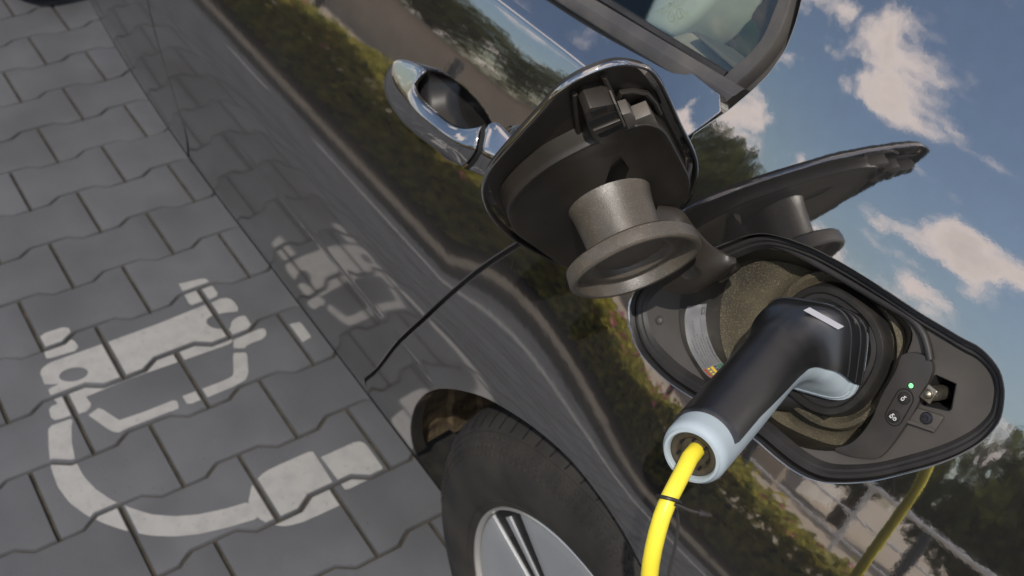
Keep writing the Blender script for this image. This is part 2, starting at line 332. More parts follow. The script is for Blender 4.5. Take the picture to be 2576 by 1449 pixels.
r3 = lambda P: [(p[0] * .5, p[1] * .5 + 724.5) for p in P]
def gpoly(P): return on_plane(r3(P), (0, 0, 0), np.array([0, 0, 1.]))[:, :2]
def gell(cx_, cy_, a, b, th, n=28):
    t = np.arange(n) * 2 * math.pi / n; c, s = math.cos(th), math.sin(th)
    return gpoly([(cx_ + a * math.cos(k) * c - b * math.sin(k) * s, cy_ + a * math.cos(k) * s + b * math.sin(k) * c) for k in t])
SH = [
 [(205, 245), (230, 228), (318, 200), (345, 203), (358, 225), (350, 258), (380, 270), (395, 300), (380, 318), (235, 362), (222, 320), (208, 285)],
 [(900, -19), (1025, -49), (1045, -40), (1100, 31), (1085, 45), (960, 90), (948, 75)],
 [(203, 430), (213, 405), (250, 378), (470, 300), (800, 180), (1060, 75), (1110, 52), (1150, 48), (1180, 70), (1202, 105), (1195, 118), (1130, 123), (1075, 135), (1040, 160), (1038, 182), (1065, 202), (1115, 210), (1160, 205), (1163, 172), (1190, 145), (1235, 137), (1264, 185), (1258, 205), (1170, 240), (1168, 278), (900, 372), (640, 462), (432, 548), (465, 590), (430, 625), (365, 640), (280, 668), (255, 652), (245, 602), (292, 582), (255, 545), (243, 508), (305, 485), (225, 488)],
 [(1175, 262), (1300, 208), (1325, 200), (1338, 212), (1343, 232), (1328, 255), (1245, 285), (1240, 303), (1175, 305)],
 [(445, 640), (500, 600), (600, 665), (720, 625), (885, 560), (905, 605), (640, 705), (600, 728), (560, 722)],
 [(918, 545), (945, 590), (1180, 495), (1236, 462), (1250, 430), (1243, 325), (1172, 328), (1176, 440), (1130, 465)],
 [(243, 712), (252, 695), (368, 655), (360, 700), (362, 780), (380, 870), (420, 945), (480, 1010), (560, 1065), (650, 1105), (760, 1140), (880, 1150), (1000, 1140), (1140, 1110), (1252, 1076), (1302, 1160), (1150, 1205), (1000, 1240), (880, 1252), (760, 1248), (620, 1220), (520, 1185), (430, 1140), (350, 1080), (290, 1000), (255, 900), (245, 800)],
 [(1250, 1077), (1265, 1000), (1290, 965), (1330, 925), (1400, 890), (1570, 815), (1740, 1080), (1600, 1145), (1520, 1180), (1440, 1200), (1390, 1196), (1340, 1182), (1301, 1161)],
 [(1615, 850), (1790, 770), (1825, 770), (1845, 790), (1925, 900), (1920, 925), (1840, 970), (1740, 1020)],
 [(1455, 185), (1510, 172), (1568, 248), (1515, 280)]]
SHP = [resample(gpoly(s), .012) for s in SH]; HOLE = [gell(371, 437, 74, 34, -.18)]
cellp = [PO_in + np.array([x, y]) for x, y, *_ in cells]
allp = np.vstack(SHP); lo, hi = allp.min(0) - .02, allp.max(0) + .02
near = [(c, q) for c, q in zip(cells, cellp) if (q.max(0) > lo).all() and (q.min(0) < hi).all()]
V, T = cdt(SHP + HOLE + [q for _, q in near], [], lambda c: np.any([inpoly(c, s) for s in SHP], 0) & ~np.any([inpoly(c, h) for h in HOLE], 0) & np.any([inpoly(c, q) for _, q in near], 0))
Z = np.zeros(len(V))
for (x, y, dz, rx, ry), q in near:
    k = inpoly(V, inset(q, -.0008)); Z[k] = dz + (V[k, 1] - y) * rx - (V[k, 0] - x) * ry
sym = empty('painted_charging_symbol', (1.6, -.4, 0), 'white painted car with looping cable and plug symbol on the grey paving', 'road marking')
sym.location = (0, 0, 0)
cT = V[T].mean(1); left = np.ones(len(T), bool)
for s_, nm in zip(SHP, ['painted_wheel', 'painted_wheel', 'painted_car_front', 'painted_mirror', 'painted_windscreen_line', 'painted_windscreen_line', 'painted_cable', 'painted_plug', 'painted_plug_pins', 'painted_dash']):
    k = inpoly(cT, s_) & left; left &= ~k; u, inv = np.unique(T[k], return_inverse=True)
    new_obj(nm, np.c_[V[u], Z[u] + .0006], inv.reshape(-1, 3), PAINTW, sym, smooth=False)

# ------------------------------------------------------------------ car body side: Y = S(X, Z)
DT = [(.05, -22), (.2, -17), (.3, -13), (.456, -8.7), (.63, -5.2), (.70, -2), (.73, 1), (.757, 9), (.785, 17), (.81, 19), (.91, 20.9), (.953, 21.8), (1.033, 24), (1.07, 27), (1.096, 30)]
FT = [(.05, -22), (.4, -10), (.70, -3), (.745, 0), (.775, 8), (.805, 17), (.83, 19.5), (.87, 20.6), (.9, 21.9), (.95, 24.2), (1.0, 25.6), (1.05, 25.3), (1.12, 25.1), (1.18, 26.8), (1.25, 31), (1.35, 35.5), (1.5, 35), (1.8, 30)]
ZC, LEDGE = 1.096, 56.
ZS = np.arange(.05, 1.8001, .0025)
def prof(Tb, ledge, y0, z0):
    ph = np.interp(ZS, [t[0] for t in Tb], [t[1] for t in Tb]); ph = np.convolve(np.pad(ph, 6, mode='edge'), np.ones(13) / 13, 'valid')
    if ledge: ph = ph + (LEDGE - ph) * np.clip((ZS - ZC) / .003, 0, 1)
    sl = np.tan(np.radians(ph)); Y = np.concatenate([[0], -np.cumsum((sl[1:] + sl[:-1]) * .00125)])
    return Y - np.interp(z0, ZS, Y) + y0
PD = prof(DT, True, -.520, .74); PDN = prof(DT + [(1.16, 31), (1.3, 36), (1.8, 30)], False, -.520, .74); PF = prof(FT, False, -.503, .745)
def smst(t): t = np.clip(t, 0, 1); return t * t * (3 - 2 * t)
def S(x, z, door=False):
    x = np.asarray(x, float); z = np.asarray(z, float); wgt = smst((x - .50) / .40)
    y = np.interp(z, ZS, PF) * (1 - wgt) + np.interp(z, ZS, PD if door else PDN) * wgt
    return y - .19 * np.clip(.58 - x, 0, None) ** 2 - .045 * np.clip(x - 1.9, 0, None) ** 2
def hit(v, door=False):
    out = []
    for d in rays(v):
        t = np.arange(.3, 6, .002); P = CAM + np.outer(t, d); gz = P[:, 1] - S(P[:, 0], P[:, 2], door)
        i = int(np.argmax(gz < 0)); a, b = t[i - 1], t[i]
        for _ in range(26):
            m = (a + b) / 2; q = CAM + d * m
            if q[1] - S(q[0], q[2], door) > 0: a = m
            else: b = m
        out.append(CAM + d * b)
    return np.array(out)
def hit2(v, door=False): return hit(v, door)[:, [0, 2]]
def nrm(x, z, fn, e=.0015):
    gx = (fn(x + e, z) - fn(x - e, z)) / (2 * e); gz = (fn(x, z + e) - fn(x, z - e)) / (2 * e)
    n = np.stack([-gx, np.ones_like(gx), -gz], -1); return n / np.linalg.norm(n, axis=-1)[..., None]
WC = np.array([.569, .357]); AR = .405                       # wheel centre (X, Z), arch radius
car = empty('parked_car', (1.4, -1.45, 0), 'dark grey car with its charge flap open beside the painted symbol', 'car')
car.location = (0, 0, 0)
def panel(name, outer, holes, fn, sp, parent=car, mt=PAINT, fl=.011, flh=None, extra=None, rows=()):
    G = grid_in(outer, holes, sp)
    for rz in rows: G = G[abs(G[:, 1] - rz[0]) > rz[1]]
    if extra is not None: G = np.vstack([G, extra])
    V2, T = cdt([outer] + holes, G, lambda c: inpoly(c, outer) & ~np.any([inpoly(c, h) for h in holes] + [np.zeros(len(c), bool)], 0))
    P = np.stack([V2[:, 0], fn(V2[:, 0], V2[:, 1]), V2[:, 1]], 1); NN = nrm(V2[:, 0], V2[:, 1], fn)
    Vs = [P]; Ns = [NN]; Fs = [T[:, ::-1]]; base = len(P)         # +Y faces the outside
    for L, sgn in [(outer, 1)] + [(h, -1) for h in holes]:
        n = len(L); O = inset(L, -.0014 * sgn) - L; O /= np.maximum(np.linalg.norm(O, axis=1)[:, None], 1e-9)
        p = np.stack([L[:, 0], fn(L[:, 0], L[:, 1]), L[:, 1]], 1); nn = nrm(L[:, 0], L[:, 1], fn)
        o3 = np.stack([O[:, 0], np.zeros(n), O[:, 1]], 1); o3 -= nn * (o3 * nn).sum(1)[:, None]; o3 /= np.linalg.norm(o3, axis=1)[:, None]
        rr = .0016; rings = []; rn = []
        for a in (0, 30, 60, 90):
            a = math.radians(a); rings.append(p + o3 * rr * math.sin(a) - nn * rr * (1 - math.cos(a))); rn.append(nn * math.cos(a) + o3 * math.sin(a))
        dd = fl if (sgn > 0 or flh is None) else flh
        rings.append(rings[-1] - nn * dd); rn.append(o3)
        for i in range(len(rings) - 1):
            Fs.append(np.array([(base + i * n + j, base + i * n + (j + 1) % n, base + (i + 1) * n + (j + 1) % n, base + (i + 1) * n + j) for j in range(n)])[:, ::(1 if sgn > 0 else -1)])
        Vs += rings; Ns += rn; base += n * len(rings)
    faces = [tuple(f) for F_ in Fs for f in F_]
    VV = np.vstack(Vs); NV = np.vstack(Ns)
    o = new_obj(name, VV, faces, mt, parent)
    # make every face agree with its analytic normal before the custom normals are set
    me_ = o.data; flip = []
    for p_ in me_.polygons:
        if p_.normal.dot(Vector(NV[p_.vertices[0]])) < 0: flip.append(p_.index)
    if flip:
        bm = bmesh.new(); bm.from_mesh(me_); bm.faces.ensure_lookup_table(); bmesh.ops.reverse_faces(bm, faces=[bm.faces[i] for i in flip]); bm.to_mesh(me_); bm.free()
    me_.polygons.foreach_set('use_smooth', [True] * len(me_.polygons))
    me_.normals_split_custom_set_from_vertices([tuple(map(float, q)) for q in NV])
    return o
ZB = .225
gap_r = catmull(hit2([(1733, 347), (1640, 410), (1530, 478), (1420, 543), (1310, 611), (1200, 682), (1080, 790), (1000, 864), (955, 922), (932, 946), (913, 958)]), 8, False)
gap_r = gap_r[gap_r[:, 1] > ZB + .004]
gap_r = np.vstack([gap_r, [[gap_r[-1][0] + .012, ZB]]])
win_edge = catmull(hit2([(2030, -60), (2017, 0), (2005, 48), (1993, 84), (1976, 125), (1957, 154), (1933, 188), (1897, 224), (1861, 255), (1825, 284), (1775, 318), (1733, 347)]), 6, False)
door_top = hit2([(1810, 276), (1735, 338)], True)
belt = hit2([(1388, -4), (1813, 262)], True)
bz = lambda x: np.interp(x, [belt[1][0], belt[0][0], 3.2], [belt[1][1], belt[0][1], belt[0][1] - .02])
gap_f = catmull(hit2([(362, -60), (370, 0), (400, 120), (440, 250), (470, 350), (480, 410)]), 8, False)
gap_f = np.vstack([[[gap_f[0][0] + .012, 1.10], [gap_f[0][0] + .012, .95]], gap_f[1:], [[gap_f[-1][0] - .002, ZB]]]); gap_f[0, 1] = bz(gap_f[0][0])
def densify(P, s=.008): return resample(P, s, False)
def open_gap(P, d):     # shift a curve sideways by d in (X, Z)
    t = np.gradient(P, axis=0); t /= np.linalg.norm(t, axis=1)[:, None]; return P + np.stack([-t[:, 1], t[:, 0]], 1) * d
gr = densify(gap_r); gf = densify(gap_f)
for _ in range(25): gr[1:-1] = (gr[:-2] + gr[1:-1] * 2 + gr[2:]) / 4
gr_d = open_gap(gr, -.0042); gr_q = open_gap(gr, .0042)
if gr_d[10][0] < gr_q[10][0]: gr_d, gr_q = gr_q, gr_d
gf_r = open_gap(gf, .0055); gf_f = open_gap(gf, -.0055)
if gf_r[5][0] > gf_f[5][0]: gf_r, gf_f = gf_f, gf_r
# rear door
dt0 = hit2([(1809, 279)], True)[0]
xs = np.arange(dt0[0], gf_r[0][0], .012)
top = np.stack([xs, bz(xs) + .004], 1); top[0] = dt0
bot = np.stack([np.arange(gr_d[-1][0], gf_r[-1][0], .012), np.full(len(np.arange(gr_d[-1][0], gf_r[-1][0], .012)), ZB)], 1)
door_loop = np.vstack([top, gf_r[1:-1], bot[::-1], gr_d[::-1][1:]])
HC = hit2([(1150, 268)], True)[0]
def Sd(x, z):                                            # door with the hollow behind the handle
    x = np.asarray(x, float); z = np.asarray(z, float); y = S(x, z, True)
    u = (x - HC[0]) / .080; v = (z - HC[1]) / np.where(z > HC[1], .022, .058)
    r = np.sqrt(u * u + v * v) + 1e-9
    cr = .0016 * np.exp(-((z - .606) / .006) ** 2) * smst((1.60 - x) / .12)       # light crease low on the door
    return y - .034 * smst((1 - r) / .42) + cr
ex_ = grid_in(np.array([[HC[0] + .11 * math.cos(t), HC[1] + .075 * math.sin(t)] for t in np.arange(0, 6.28, .2)]), [], (.0025, .0025))
exc = np.array([(x, ZC + d) for x in np.arange(.66, 1.9, .006) for d in (-.0045, 0, .003, .0075)] + [(x, .606 + d) for x in np.arange(1.06, 1.62, .01) for d in (-.012, -.006, -.003, 0, .003, .006, .012)])
exc = exc[inpoly(exc, inset(door_loop, .004))]
rear_door = panel('rear_door', door_loop, [], Sd, (.011, .0085), extra=np.vstack([ex_, exc]), rows=((ZC, .0075), (.606, .015)))
xs2 = np.arange(gf_f[0][0], 3.15, .02)
fd_loop = np.vstack([np.stack([xs2, bz(xs2) + .004], 1)[::-1], gf_f[1:-1], np.stack([np.arange(gf_f[-1][0], 3.0, .02), np.full(len(np.arange(gf_f[-1][0], 3.0, .02)), ZB)], 1), [[3.05, .5], [3.12, .9]]])
front_door = panel('front_door', resample(fd_loop, .014), [], lambda x, z: S(x, z, True), (.022, .012))
# quarter panel with wheel arch and charge port opening
r6 = lambda P: [(1542.8 + .4398 * p[0], 603.7 + .4398 * p[1]) for p in P]
PORT = [(110, 300), (85, 370), (85, 450), (100, 530), (140, 630), (220, 730), (320, 820), (480, 925), (640, 1030), (800, 1140), (860, 1190), (930, 1250), (1010, 1310), (1100, 1360), (1200, 1390), (1350, 1395), (1500, 1380), (1650, 1345), (1800, 1305), (1950, 1250), (2080, 1180), (2170, 1100), (2220, 1020), (2240, 900), (2235, 820), (2210, 740), (2150, 660), (2080, 600), (2000, 560), (1900, 500), (1750, 410), (1600, 310), (1450, 215), (1300, 125), (1150, 45), (1050, 5), (960, -25), (850, -45), (740, -30), (640, 10), (300, 150), (180, 220)]
port2 = resample(catmull(hit2(r6(PORT)), 4), .005)
a0 = math.asin((ZB + .045 - WC[1]) / AR)
ah = hit2([(1100, 1232), (1062, 1180), (1040, 1130), (1032, 1080), (1040, 1030), (1060, 998), (1085, 981), (1112, 976), (1150, 979), (1200, 992), (1250, 1015), (1330, 1065), (1420, 1140), (1500, 1235), (1570, 1340), (1630, 1449)])
ae = math.atan2(ah[-1][1] - WC[1], ah[-1][0] - WC[0]); re_ = np.linalg.norm(ah[-1] - WC)
arch = np.vstack([ah, [WC + (re_ + (AR - re_) * smst((t - ae) / .5)) * np.array([math.cos(t), math.sin(t)]) for t in np.linspace(ae + .12, math.pi - a0, 22)]])
arch = resample(catmull(arch, 6, False), .009, False); arch = arch[(arch[:, 1] > ZB + .02)]
up = win_edge[::-1]
qb = np.stack([np.arange(arch[0][0] + .02, gr_q[-1][0], .01), np.full(len(np.arange(arch[0][0] + .02, gr_q[-1][0], .01)), ZB)], 1)
ext = np.array([up[-1] + (up[-1] - up[-8]) * k for k in np.linspace(.4, 3, 14)])
q_loop = np.vstack([gr_q[::-1], densify(up, .006)[1:], ext, [[ext[-1][0] - .05, 1.62]], np.stack([np.linspace(ext[-1][0] - .1, -.55, 40), np.full(40, 1.62)], 1), np.stack([np.full(60, -.55), np.linspace(1.6, .3, 60)], 1), np.stack([np.linspace(-.53, arch[-1][0] - .03, 30), np.full(30, .27)], 1), arch[::-1], qb[1:-1]])
def Sq(x, z):
    x = np.asarray(x, float); z = np.asarray(z, float)
    cr = .0016 * np.exp(-((z - .606) / .006) ** 2) * smst((x - .9) / .08)
    return S(x, z) + cr
# finer grid where the camera looks
qf = grid_in(np.array([[.02, .72], [1.3, .22], [1.3, .75], [.8, 1.0], [.55, 1.34], [.30, 1.45], [.05, 1.3]]), [], (.0085, .0085)); qf = qf[inpoly(qf, inset(q_loop, .005)) & ~inpoly(qf, inset(port2, -.005))]
quarter = panel('quarter_panel', q_loop, [port2], Sq, (.03, .03), extra=qf, flh=.014, fl=.02)
FWX = 3.62
fw_loop = np.vstack([[[3.125, .30], [3.14, .5], [3.16, .9], [3.17, 1.10]], [[4.2, 1.0], [4.2, .3], [FWX + .42, .3]], [[FWX + .41 * math.cos(t), .357 + .41 * math.sin(t)] for t in np.linspace(-.1, math.pi + .1, 40)]])
fw_loop[-1] = [FWX - .41, .30]; fw_loop[0] = [3.0, .29]
fw_loop = np.array([[3.02, ZB], [3.065, .5], [3.135, .9], [3.165, 1.10], [4.2, 1.0], [4.2, .3], [FWX + .42, .3]] + [[FWX + .41 * math.cos(t), .357 + .41 * math.sin(t)] for t in np.linspace(-.05, math.pi - .75, 36)])
panel('front_wing', resample(fw_loop, .02), [], lambda x, z: S(x, z), (.04, .03))
# dark metal just behind the panel seams
bk = np.vstack([gr, gf])
for cv in (gr, gf):
    mbk = MB()
    L0, L1 = open_gap(cv, -.014), open_gap(cv, .014)
    A = np.stack([L0[:, 0], S(L0[:, 0], L0[:, 1]) - .010, L0[:, 1]], 1); B = np.stack([L1[:, 0], S(L1[:, 0], L1[:, 1]) - .010, L1[:, 1]], 1)
    mbk.add(list(A) + list(B), [(i, i + 1, len(A) + i + 1, len(A) + i) for i in range(len(A) - 1)]); mbk.build('seam_backing', UNDER, car)
# underside of the sill
xs3 = np.arange(.95, 3.0, .05); yb = S(xs3, ZB)
mb = MB(); mb.loft([[(x, y - .004, ZB - .002) for x, y in zip(xs3, yb)], [(x, y - .05, ZB - .028) for x, y in zip(xs3, yb)], [(x, -1.6, ZB - .03) for x in xs3]], False)
mb.build('sill_underside', BLACKP, car)
MB().loft([[(x, y + .0015, ZB + .001) for x, y in zip(xs3, yb)], [(x, y - .003, ZB - .010) for x, y in zip(xs3, yb)], [(x, y - .014, ZB - .016) for x, y in zip(xs3, yb)]], False).build('sill_shade_strip', RUBBER, car)  # black strip added in place of the shadow line under the sill

# ------------------------------------------------------------------ charge port recess
_p3 = np.stack([port2[:, 0], S(port2[:, 0], port2[:, 1]), port2[:, 1]], 1); PC = _p3.mean(0)
PN = np.linalg.svd(_p3 - PC, full_matrices=False)[2][2]; PN = PN * np.sign(PN[1]); PEX = np.array([1., 0, 0]) - PN * PN[0]; PEX /= np.linalg.norm(PEX); PEY = np.cross(PEX, PN); PEY *= np.sign(PEY[2])
def pp(v, dep): return on_plane(v, PC - PN * dep, PN)                 # pixel -> point on the port plane sunk by dep
def to2(P): P = np.asarray(P) - PC; return np.stack([P @ PEX, P @ PEY], -1)
def to3(q, dep): q = np.asarray(q, float); return PC + np.outer(q[:, 0], PEX) + np.outer(q[:, 1], PEY) - np.outer(np.broadcast_to(dep, len(q)), PN)
port = empty('charge_port', tuple(PC)); port.parent = car; port.location = (0, 0, 0)
pout = to2(np.stack([port2[:, 0], S(port2[:, 0], port2[:, 1]), port2[:, 1]], 1))
edge_dep = -((np.stack([port2[:, 0], S(port2[:, 0], port2[:, 1]), port2[:, 1]], 1) - PC) @ PN)
TD, FD = .017, .050                                                    # tray depth, well floor depth
well_px = [(1760, 668), (1722, 720), (1711, 770), (1711, 815), (1727, 880), (1780, 965), (1850, 1035), (1930, 1085), (2010, 1122), (2070, 1133), (2120, 1130), (2158, 1106), (2200, 1060), (2235, 985), (2264, 920), (2294, 838), (2262, 795), (2200, 750), (2120, 700), (2030, 655), (1950, 628), (1880, 622), (1815, 637)]
well = resample(catmull(to2(pp(well_px, TD)), 4), .006)
K2 = to2(pp([(2080, 880)], .030))[0]                                   # socket centre
K3 = lambda d: to3([K2], d)[0]
floor_px = [(1845, 690), (1822, 740), (1814, 790), (1817, 850), (1835, 910), (1880, 985), (1960, 1060), (2050, 1105), (2110, 1120), (2145, 1103), (2185, 1058), (2222, 985), (2250, 920), (2270, 850), (2220, 790), (2120, 722), (2020, 672), (1940, 655), (1890, 664)]
floor = resample(catmull(to2(pp(floor_px, FD)), 4), .006)
# rubber seal following the body edge
ring = []
n_ = len(pout)
for off, dd in ((.0015, .0125), (.0035, .009), (.0065, .0085), (.0085, .0115), (.0105, .0115), (.0125, .0145), (.014, TD)):
    q = inset(pout, off); e_ = edge_dep if dd < TD else edge_dep * 0
    ring.append(to3(q, e_ * (1 - min(1, dd / TD) ** 3) + dd))
MB().loft(ring).build('seal', RUBBER, port)
tray_out = inset(pout, .0138)
cut_px = [(2352, 943), (2403, 966), (2390, 1035), (2317, 1018), (2330, 990)]
latch_hole = resample(to2(pp(cut_px, TD)), .003)
G = grid_in(tray_out, [well, latch_hole], (.008, .008))
V2, T = cdt([tray_out, well, latch_hole], G, lambda c: inpoly(c, tray_out) & ~inpoly(c, well) & ~inpoly(c, latch_hole))
dm = np.array([np.min(np.linalg.norm(tray_out - p, axis=1)) for p in V2])
tray = fix_normals(new_obj('tray', to3(V2, TD + .003 * smst(dm / .02)), T, TRAY, port))
# raised inner lip along the upper edge of the tray (rain channel)
top_px = [(1850, 622), (1900, 610), (1960, 618), (2040, 655), (2140, 712), (2230, 765), (2290, 800), (2320, 835), (2333, 870), (2340, 905)]
MB().tube(catmull(pp(top_px, TD - .001), 8, False), .0034, 10).build('rain_channel', RUBBER, port)
# well wall and floor
m_ = 160
def even(P, m): 
    Q = np.vstack([P, P[:1]]); L = np.concatenate([[0], np.cumsum(np.linalg.norm(np.diff(Q, axis=0), axis=1))]); t = np.linspace(0, L[-1], m + 1)[:-1]
    return np.stack([np.interp(t, L, Q[:, k]) for k in (0, 1)], 1)
def by_angle(P, m, c): 
    a = np.arctan2(P[:, 1] - c[1], P[:, 0] - c[0]); o = np.argsort(a); a, r = a[o], np.linalg.norm(P - c, axis=1)[o]
    t = np.linspace(-math.pi, math.pi, m + 1)[:-1]; R = np.interp(t, np.concatenate([a - 2 * math.pi, a, a + 2 * math.pi]), np.concatenate([r, r, r]))
    return c + np.stack([np.cos(t) * R, np.sin(t) * R], 1)
wc = to2(pp([(2010, 880)], TD))[0]
wo_, wi_ = by_angle(well, m_, wc), by_angle(floor, m_, wc)
MB().loft([to3(wo_, TD - .0006), to3(wo_ + (wi_ - wo_) * .05, TD + .0012), to3(wo_ + (wi_ - wo_) * .5, (TD + FD) / 2), to3(wo_ + (wi_ - wo_) * .93, FD - .003), to3(wi_, FD - .0005)]).build('well_wall', WALLB, port)
G = grid_in(wi_, [], (.004, .004)); V2, T = cdt([wi_], G, lambda c: inpoly(c, wi_))
rK = np.linalg.norm(V2 - K2, axis=1); bdm = np.array([np.min(np.linalg.norm(wi_ - p, axis=1)) for p in V2])
fdz = FD - .012 * smst((.078 - rK) / .018) + .0025 * np.exp(-((rK - .084) / .005) ** 2) - .002 * smst((.006 - bdm) / .006)
new_obj('well_floor', to3(V2, fdz), T, DUST, port); fix_normals(bpy.data.objects['well_floor'])
# small pipe moulding under the plug
MB().tube(catmull(pp([(1925, 1000), (2000, 1005), (2060, 1018), (2095, 1042)], FD - .010), 6, False), [.010] * 18 + [.006], 12).build('drain_moulding', BLACKP, port)
# socket sleeve round the plug
def oval(c, rx, ry, ey_sh=0, n=64, p=2.4):
    t = np.arange(n) * 2 * math.pi / n; ct, st = np.cos(t), np.sin(t)
    return np.stack([c[0] + rx * np.sign(ct) * abs(ct) ** (2 / p), c[1] + ry * np.sign(st) * abs(st) ** (2 / p)], 1)
R0 = .0470
sl = MB(); sl.loft([to3(oval(K2, R0 + .009, R0 + .009), FD - .012), to3(oval(K2, R0 + .0075, R0 + .0075), .030), to3(oval(K2, R0 + .0065, R0 + .0065), .025), to3(oval(K2, R0 + .0055, R0 + .0055), .0238), to3(oval(K2, R0 + .001, R0 + .001), .0234), to3(oval(K2, R0 - .0005, R0 - .0005), .0248), to3(oval(K2, R0 - .002, R0 - .002), .040)])
sl.build('socket_sleeve', BLACKP, port)
sb = MB(); sb.loft([to3(oval(K2, R0 + .020, R0 + .020), FD - .0115), to3(oval(K2, R0 + .018, R0 + .018), FD - .0165), to3(oval(K2, R0 + .014, R0 + .014), FD - .018), to3(oval(K2, R0 + .0095, R0 + .0095), FD - .012)])
sb.build('socket_flange', DUST, port)
# dome rivet on the left
rv = pp([(1661, 806)], TD + .003)[0]; MB().lathe(rv, PN, [(.0046, 0), (.0044, .0018), (.0034, .0034), (.0018, .0042), (.0001, .0045)], 20).build('rivet', TRAY, port)
# button panel
r8 = lambda P: [(2113 + .2083 * p[0], 905.6 + .2083 * p[1]) for p in P]
bp_px = [(745, -60), (690, 90), (600, 265), (490, 460), (390, 700), (250, 900), (100, 1020), (-80, 1075), (100, 1160), (350, 1200), (480, 1180), (600, 1060), (700, 920), (800, 770), (905, 600), (990, 420), (1075, 250), (1120, 110), (1070, -20), (900, -90)]
bpl = resample(catmull(to2(pp(r8(bp_px), TD - .002)), 3), .004)
o = MB().prism(to3(bpl, TD + .004), PN * .0066).build('button_panel', noisy(mat('button panel plastic', (.034, .031, .029), .45), (.045, .041, .037), 30, .4, .7, bump=.15, bscale=1700, bdist=.0002), port); bevel(o, .0012, 2)
BD = TD - .0027
def pdisc(name, c, r, h, m, parent, dome=.25):
    return MB().lathe(c, PN, [(r, -.002), (r, h * .6), (r * .93, h * .92), (r * .6, h + r * dome * .12), (.0001, h + r * dome * .16)], 32).build(name, m, parent)
b1, b2 = pp(r8([(780, 460)]), BD)[0], pp(r8([(655, 682)]), BD)[0]
BTN = noisy(mat('black push button', (.016, .015, .014), .38), (.022, .02, .018), 60)
rb = .00515
def icon_curve(c, P, r, parent, nm='icon'):
    ax = -PEX; ay = PEY; q = [c + PN * .0019 + (ax * p[0] + ay * p[1]) * .001 for p in P]
    return MB().tube(catmull(q, 5, False), r, 6).build(nm, WHITEI, parent)
rot = lambda P, a: [(p[0] * math.cos(a) - p[1] * math.sin(a), p[0] * math.sin(a) + p[1] * math.cos(a)) for p in P]
plug_lines = [[(-1.3, -2.0), (-1.3, -.6), (-.9, .2), (0, .5), (.9, .2), (1.3, -.6), (1.3, -2.0), (0, -2.05), (-1.3, -2.0)], [(-.6, -2.1), (-.6, -3.2)], [(.6, -2.1), (.6, -3.2)], [(0, .5), (0, 1.3), (-.8, 1.8), (-.3, 2.6), (.7, 2.3), (1.2, 3.2)]]
for c, off, sc_ in ((b1, (0, 0), .85), (b2, (-1.3, 0), .8)):
    bo = pdisc('button', c, rb, .0016, BTN, port)
    for L in plug_lines: icon_curve(c, [(p[0] * sc_ + off[0], p[1] * sc_ + off[1]) for p in rot(L, -.25)], .00022, bo)
    if off[0]:
        icon_curve(c, [(2.0 + 1.35 * math.cos(t), -.6 + 1.35 * math.sin(t)) for t in np.linspace(0, 6.283, 12)], .00022, bo)
        icon_curve(c, [(2.0, .3), (2.0, -.6), (2.7, -.6)], .0002, bo)
dv = b2 - b1; dl = np.linalg.norm(dv); dv /= dl; du = np.cross(PN, dv); st = []
for t in np.linspace(-math.pi / 2, math.pi / 2, 14): st.append(b2 + .0076 * (dv * math.cos(t) + du * math.sin(t)))
for t in np.linspace(math.pi / 2, 1.5 * math.pi, 14): st.append(b1 + .0076 * (dv * math.cos(t) + du * math.sin(t)))
st = np.array(st); st = np.vstack([st, st[:1]]); MB().tube(st + PN * .0001, .00045, 6).build('button_groove', DARK, port)
lc = pp(r8([(860, 310)]), BD)[0]; pdisc('status_light', lc, .0021, .0005, LED, port, .6)
MB().lathe(lc, PN, [(.0021, -.001), (.0021, .0005), (.0027, .0006), (.0027, -.001)], 24).build('light_bezel', BLACKP, port)
# latch opening with pin
MB().loft([to3(latch_hole, TD + .0008), to3(latch_hole, TD + .045)], cap1=True).build('latch_opening', DARK, port)
pn0, pn1 = pp(r8([(1165, 400)]), TD + .006)[0], pp(r8([(1060, 415)]), TD - .008)[0]; pax = (pn1 - pn0) / np.linalg.norm(pn1 - pn0)
pin = MB().lathe(pn0 - pax * .02, pax, [(.0001, 0), (.0062, 0), (.0062, .028), (.0052, .030), (.0001, .030)], 28).build('latch_pin', METAL, port)
pu = np.cross(pax, PEX); pu /= np.linalg.norm(pu); pw = np.cross(pax, pu)
o = MB().frame_box(pn0 + pax * .0115, pu, pw, pax, .0066, .0050, .0016).build('latch_pin_head', METAL, port); bevel(o, .0014, 3)
MB().lathe(pn0 + pax * .0128, pax, [(.0040, 0), (.0037, .0016), (.0026, .0029), (.0001, .0036)], 24).build('latch_pin_dome', METAL, port)
# screw plate
sp_px = [(940, 580), (1262, 682), (1152, 855), (826, 742)]
q4 = pp(r8(sp_px), TD + .0005); cen = q4.mean(0)
sm_ = MB(); sm_.loft([q4, q4 + (cen - q4) * .10 - PN * .004, ], True); sm_.add(list(q4 + (cen - q4) * .10 - PN * .0039 + PN * .0037), [(0, 1, 2, 3)])
sm_ = MB().prism(to3(resample(to2(q4), .004), TD + .004), PN * .0045); o = sm_.build('screw_plate', TRAY, port); bevel(o, .0008, 2)
rim = MB(); rim.tube(np.vstack([q4[2:4] + PN * .001, ]), .0016, 8).build('screw_plate_ridge', TRAY, port)
scw = pp(r8([(1048, 702)]), TD - .001)[0]
MB().lathe(scw, PN, [(.0050, -.003), (.0050, .0008), (.0040, .0022), (.0026, .0024), (.0024, .0008), (.0001, .0007)], 24).build('screw', SCREW, port)
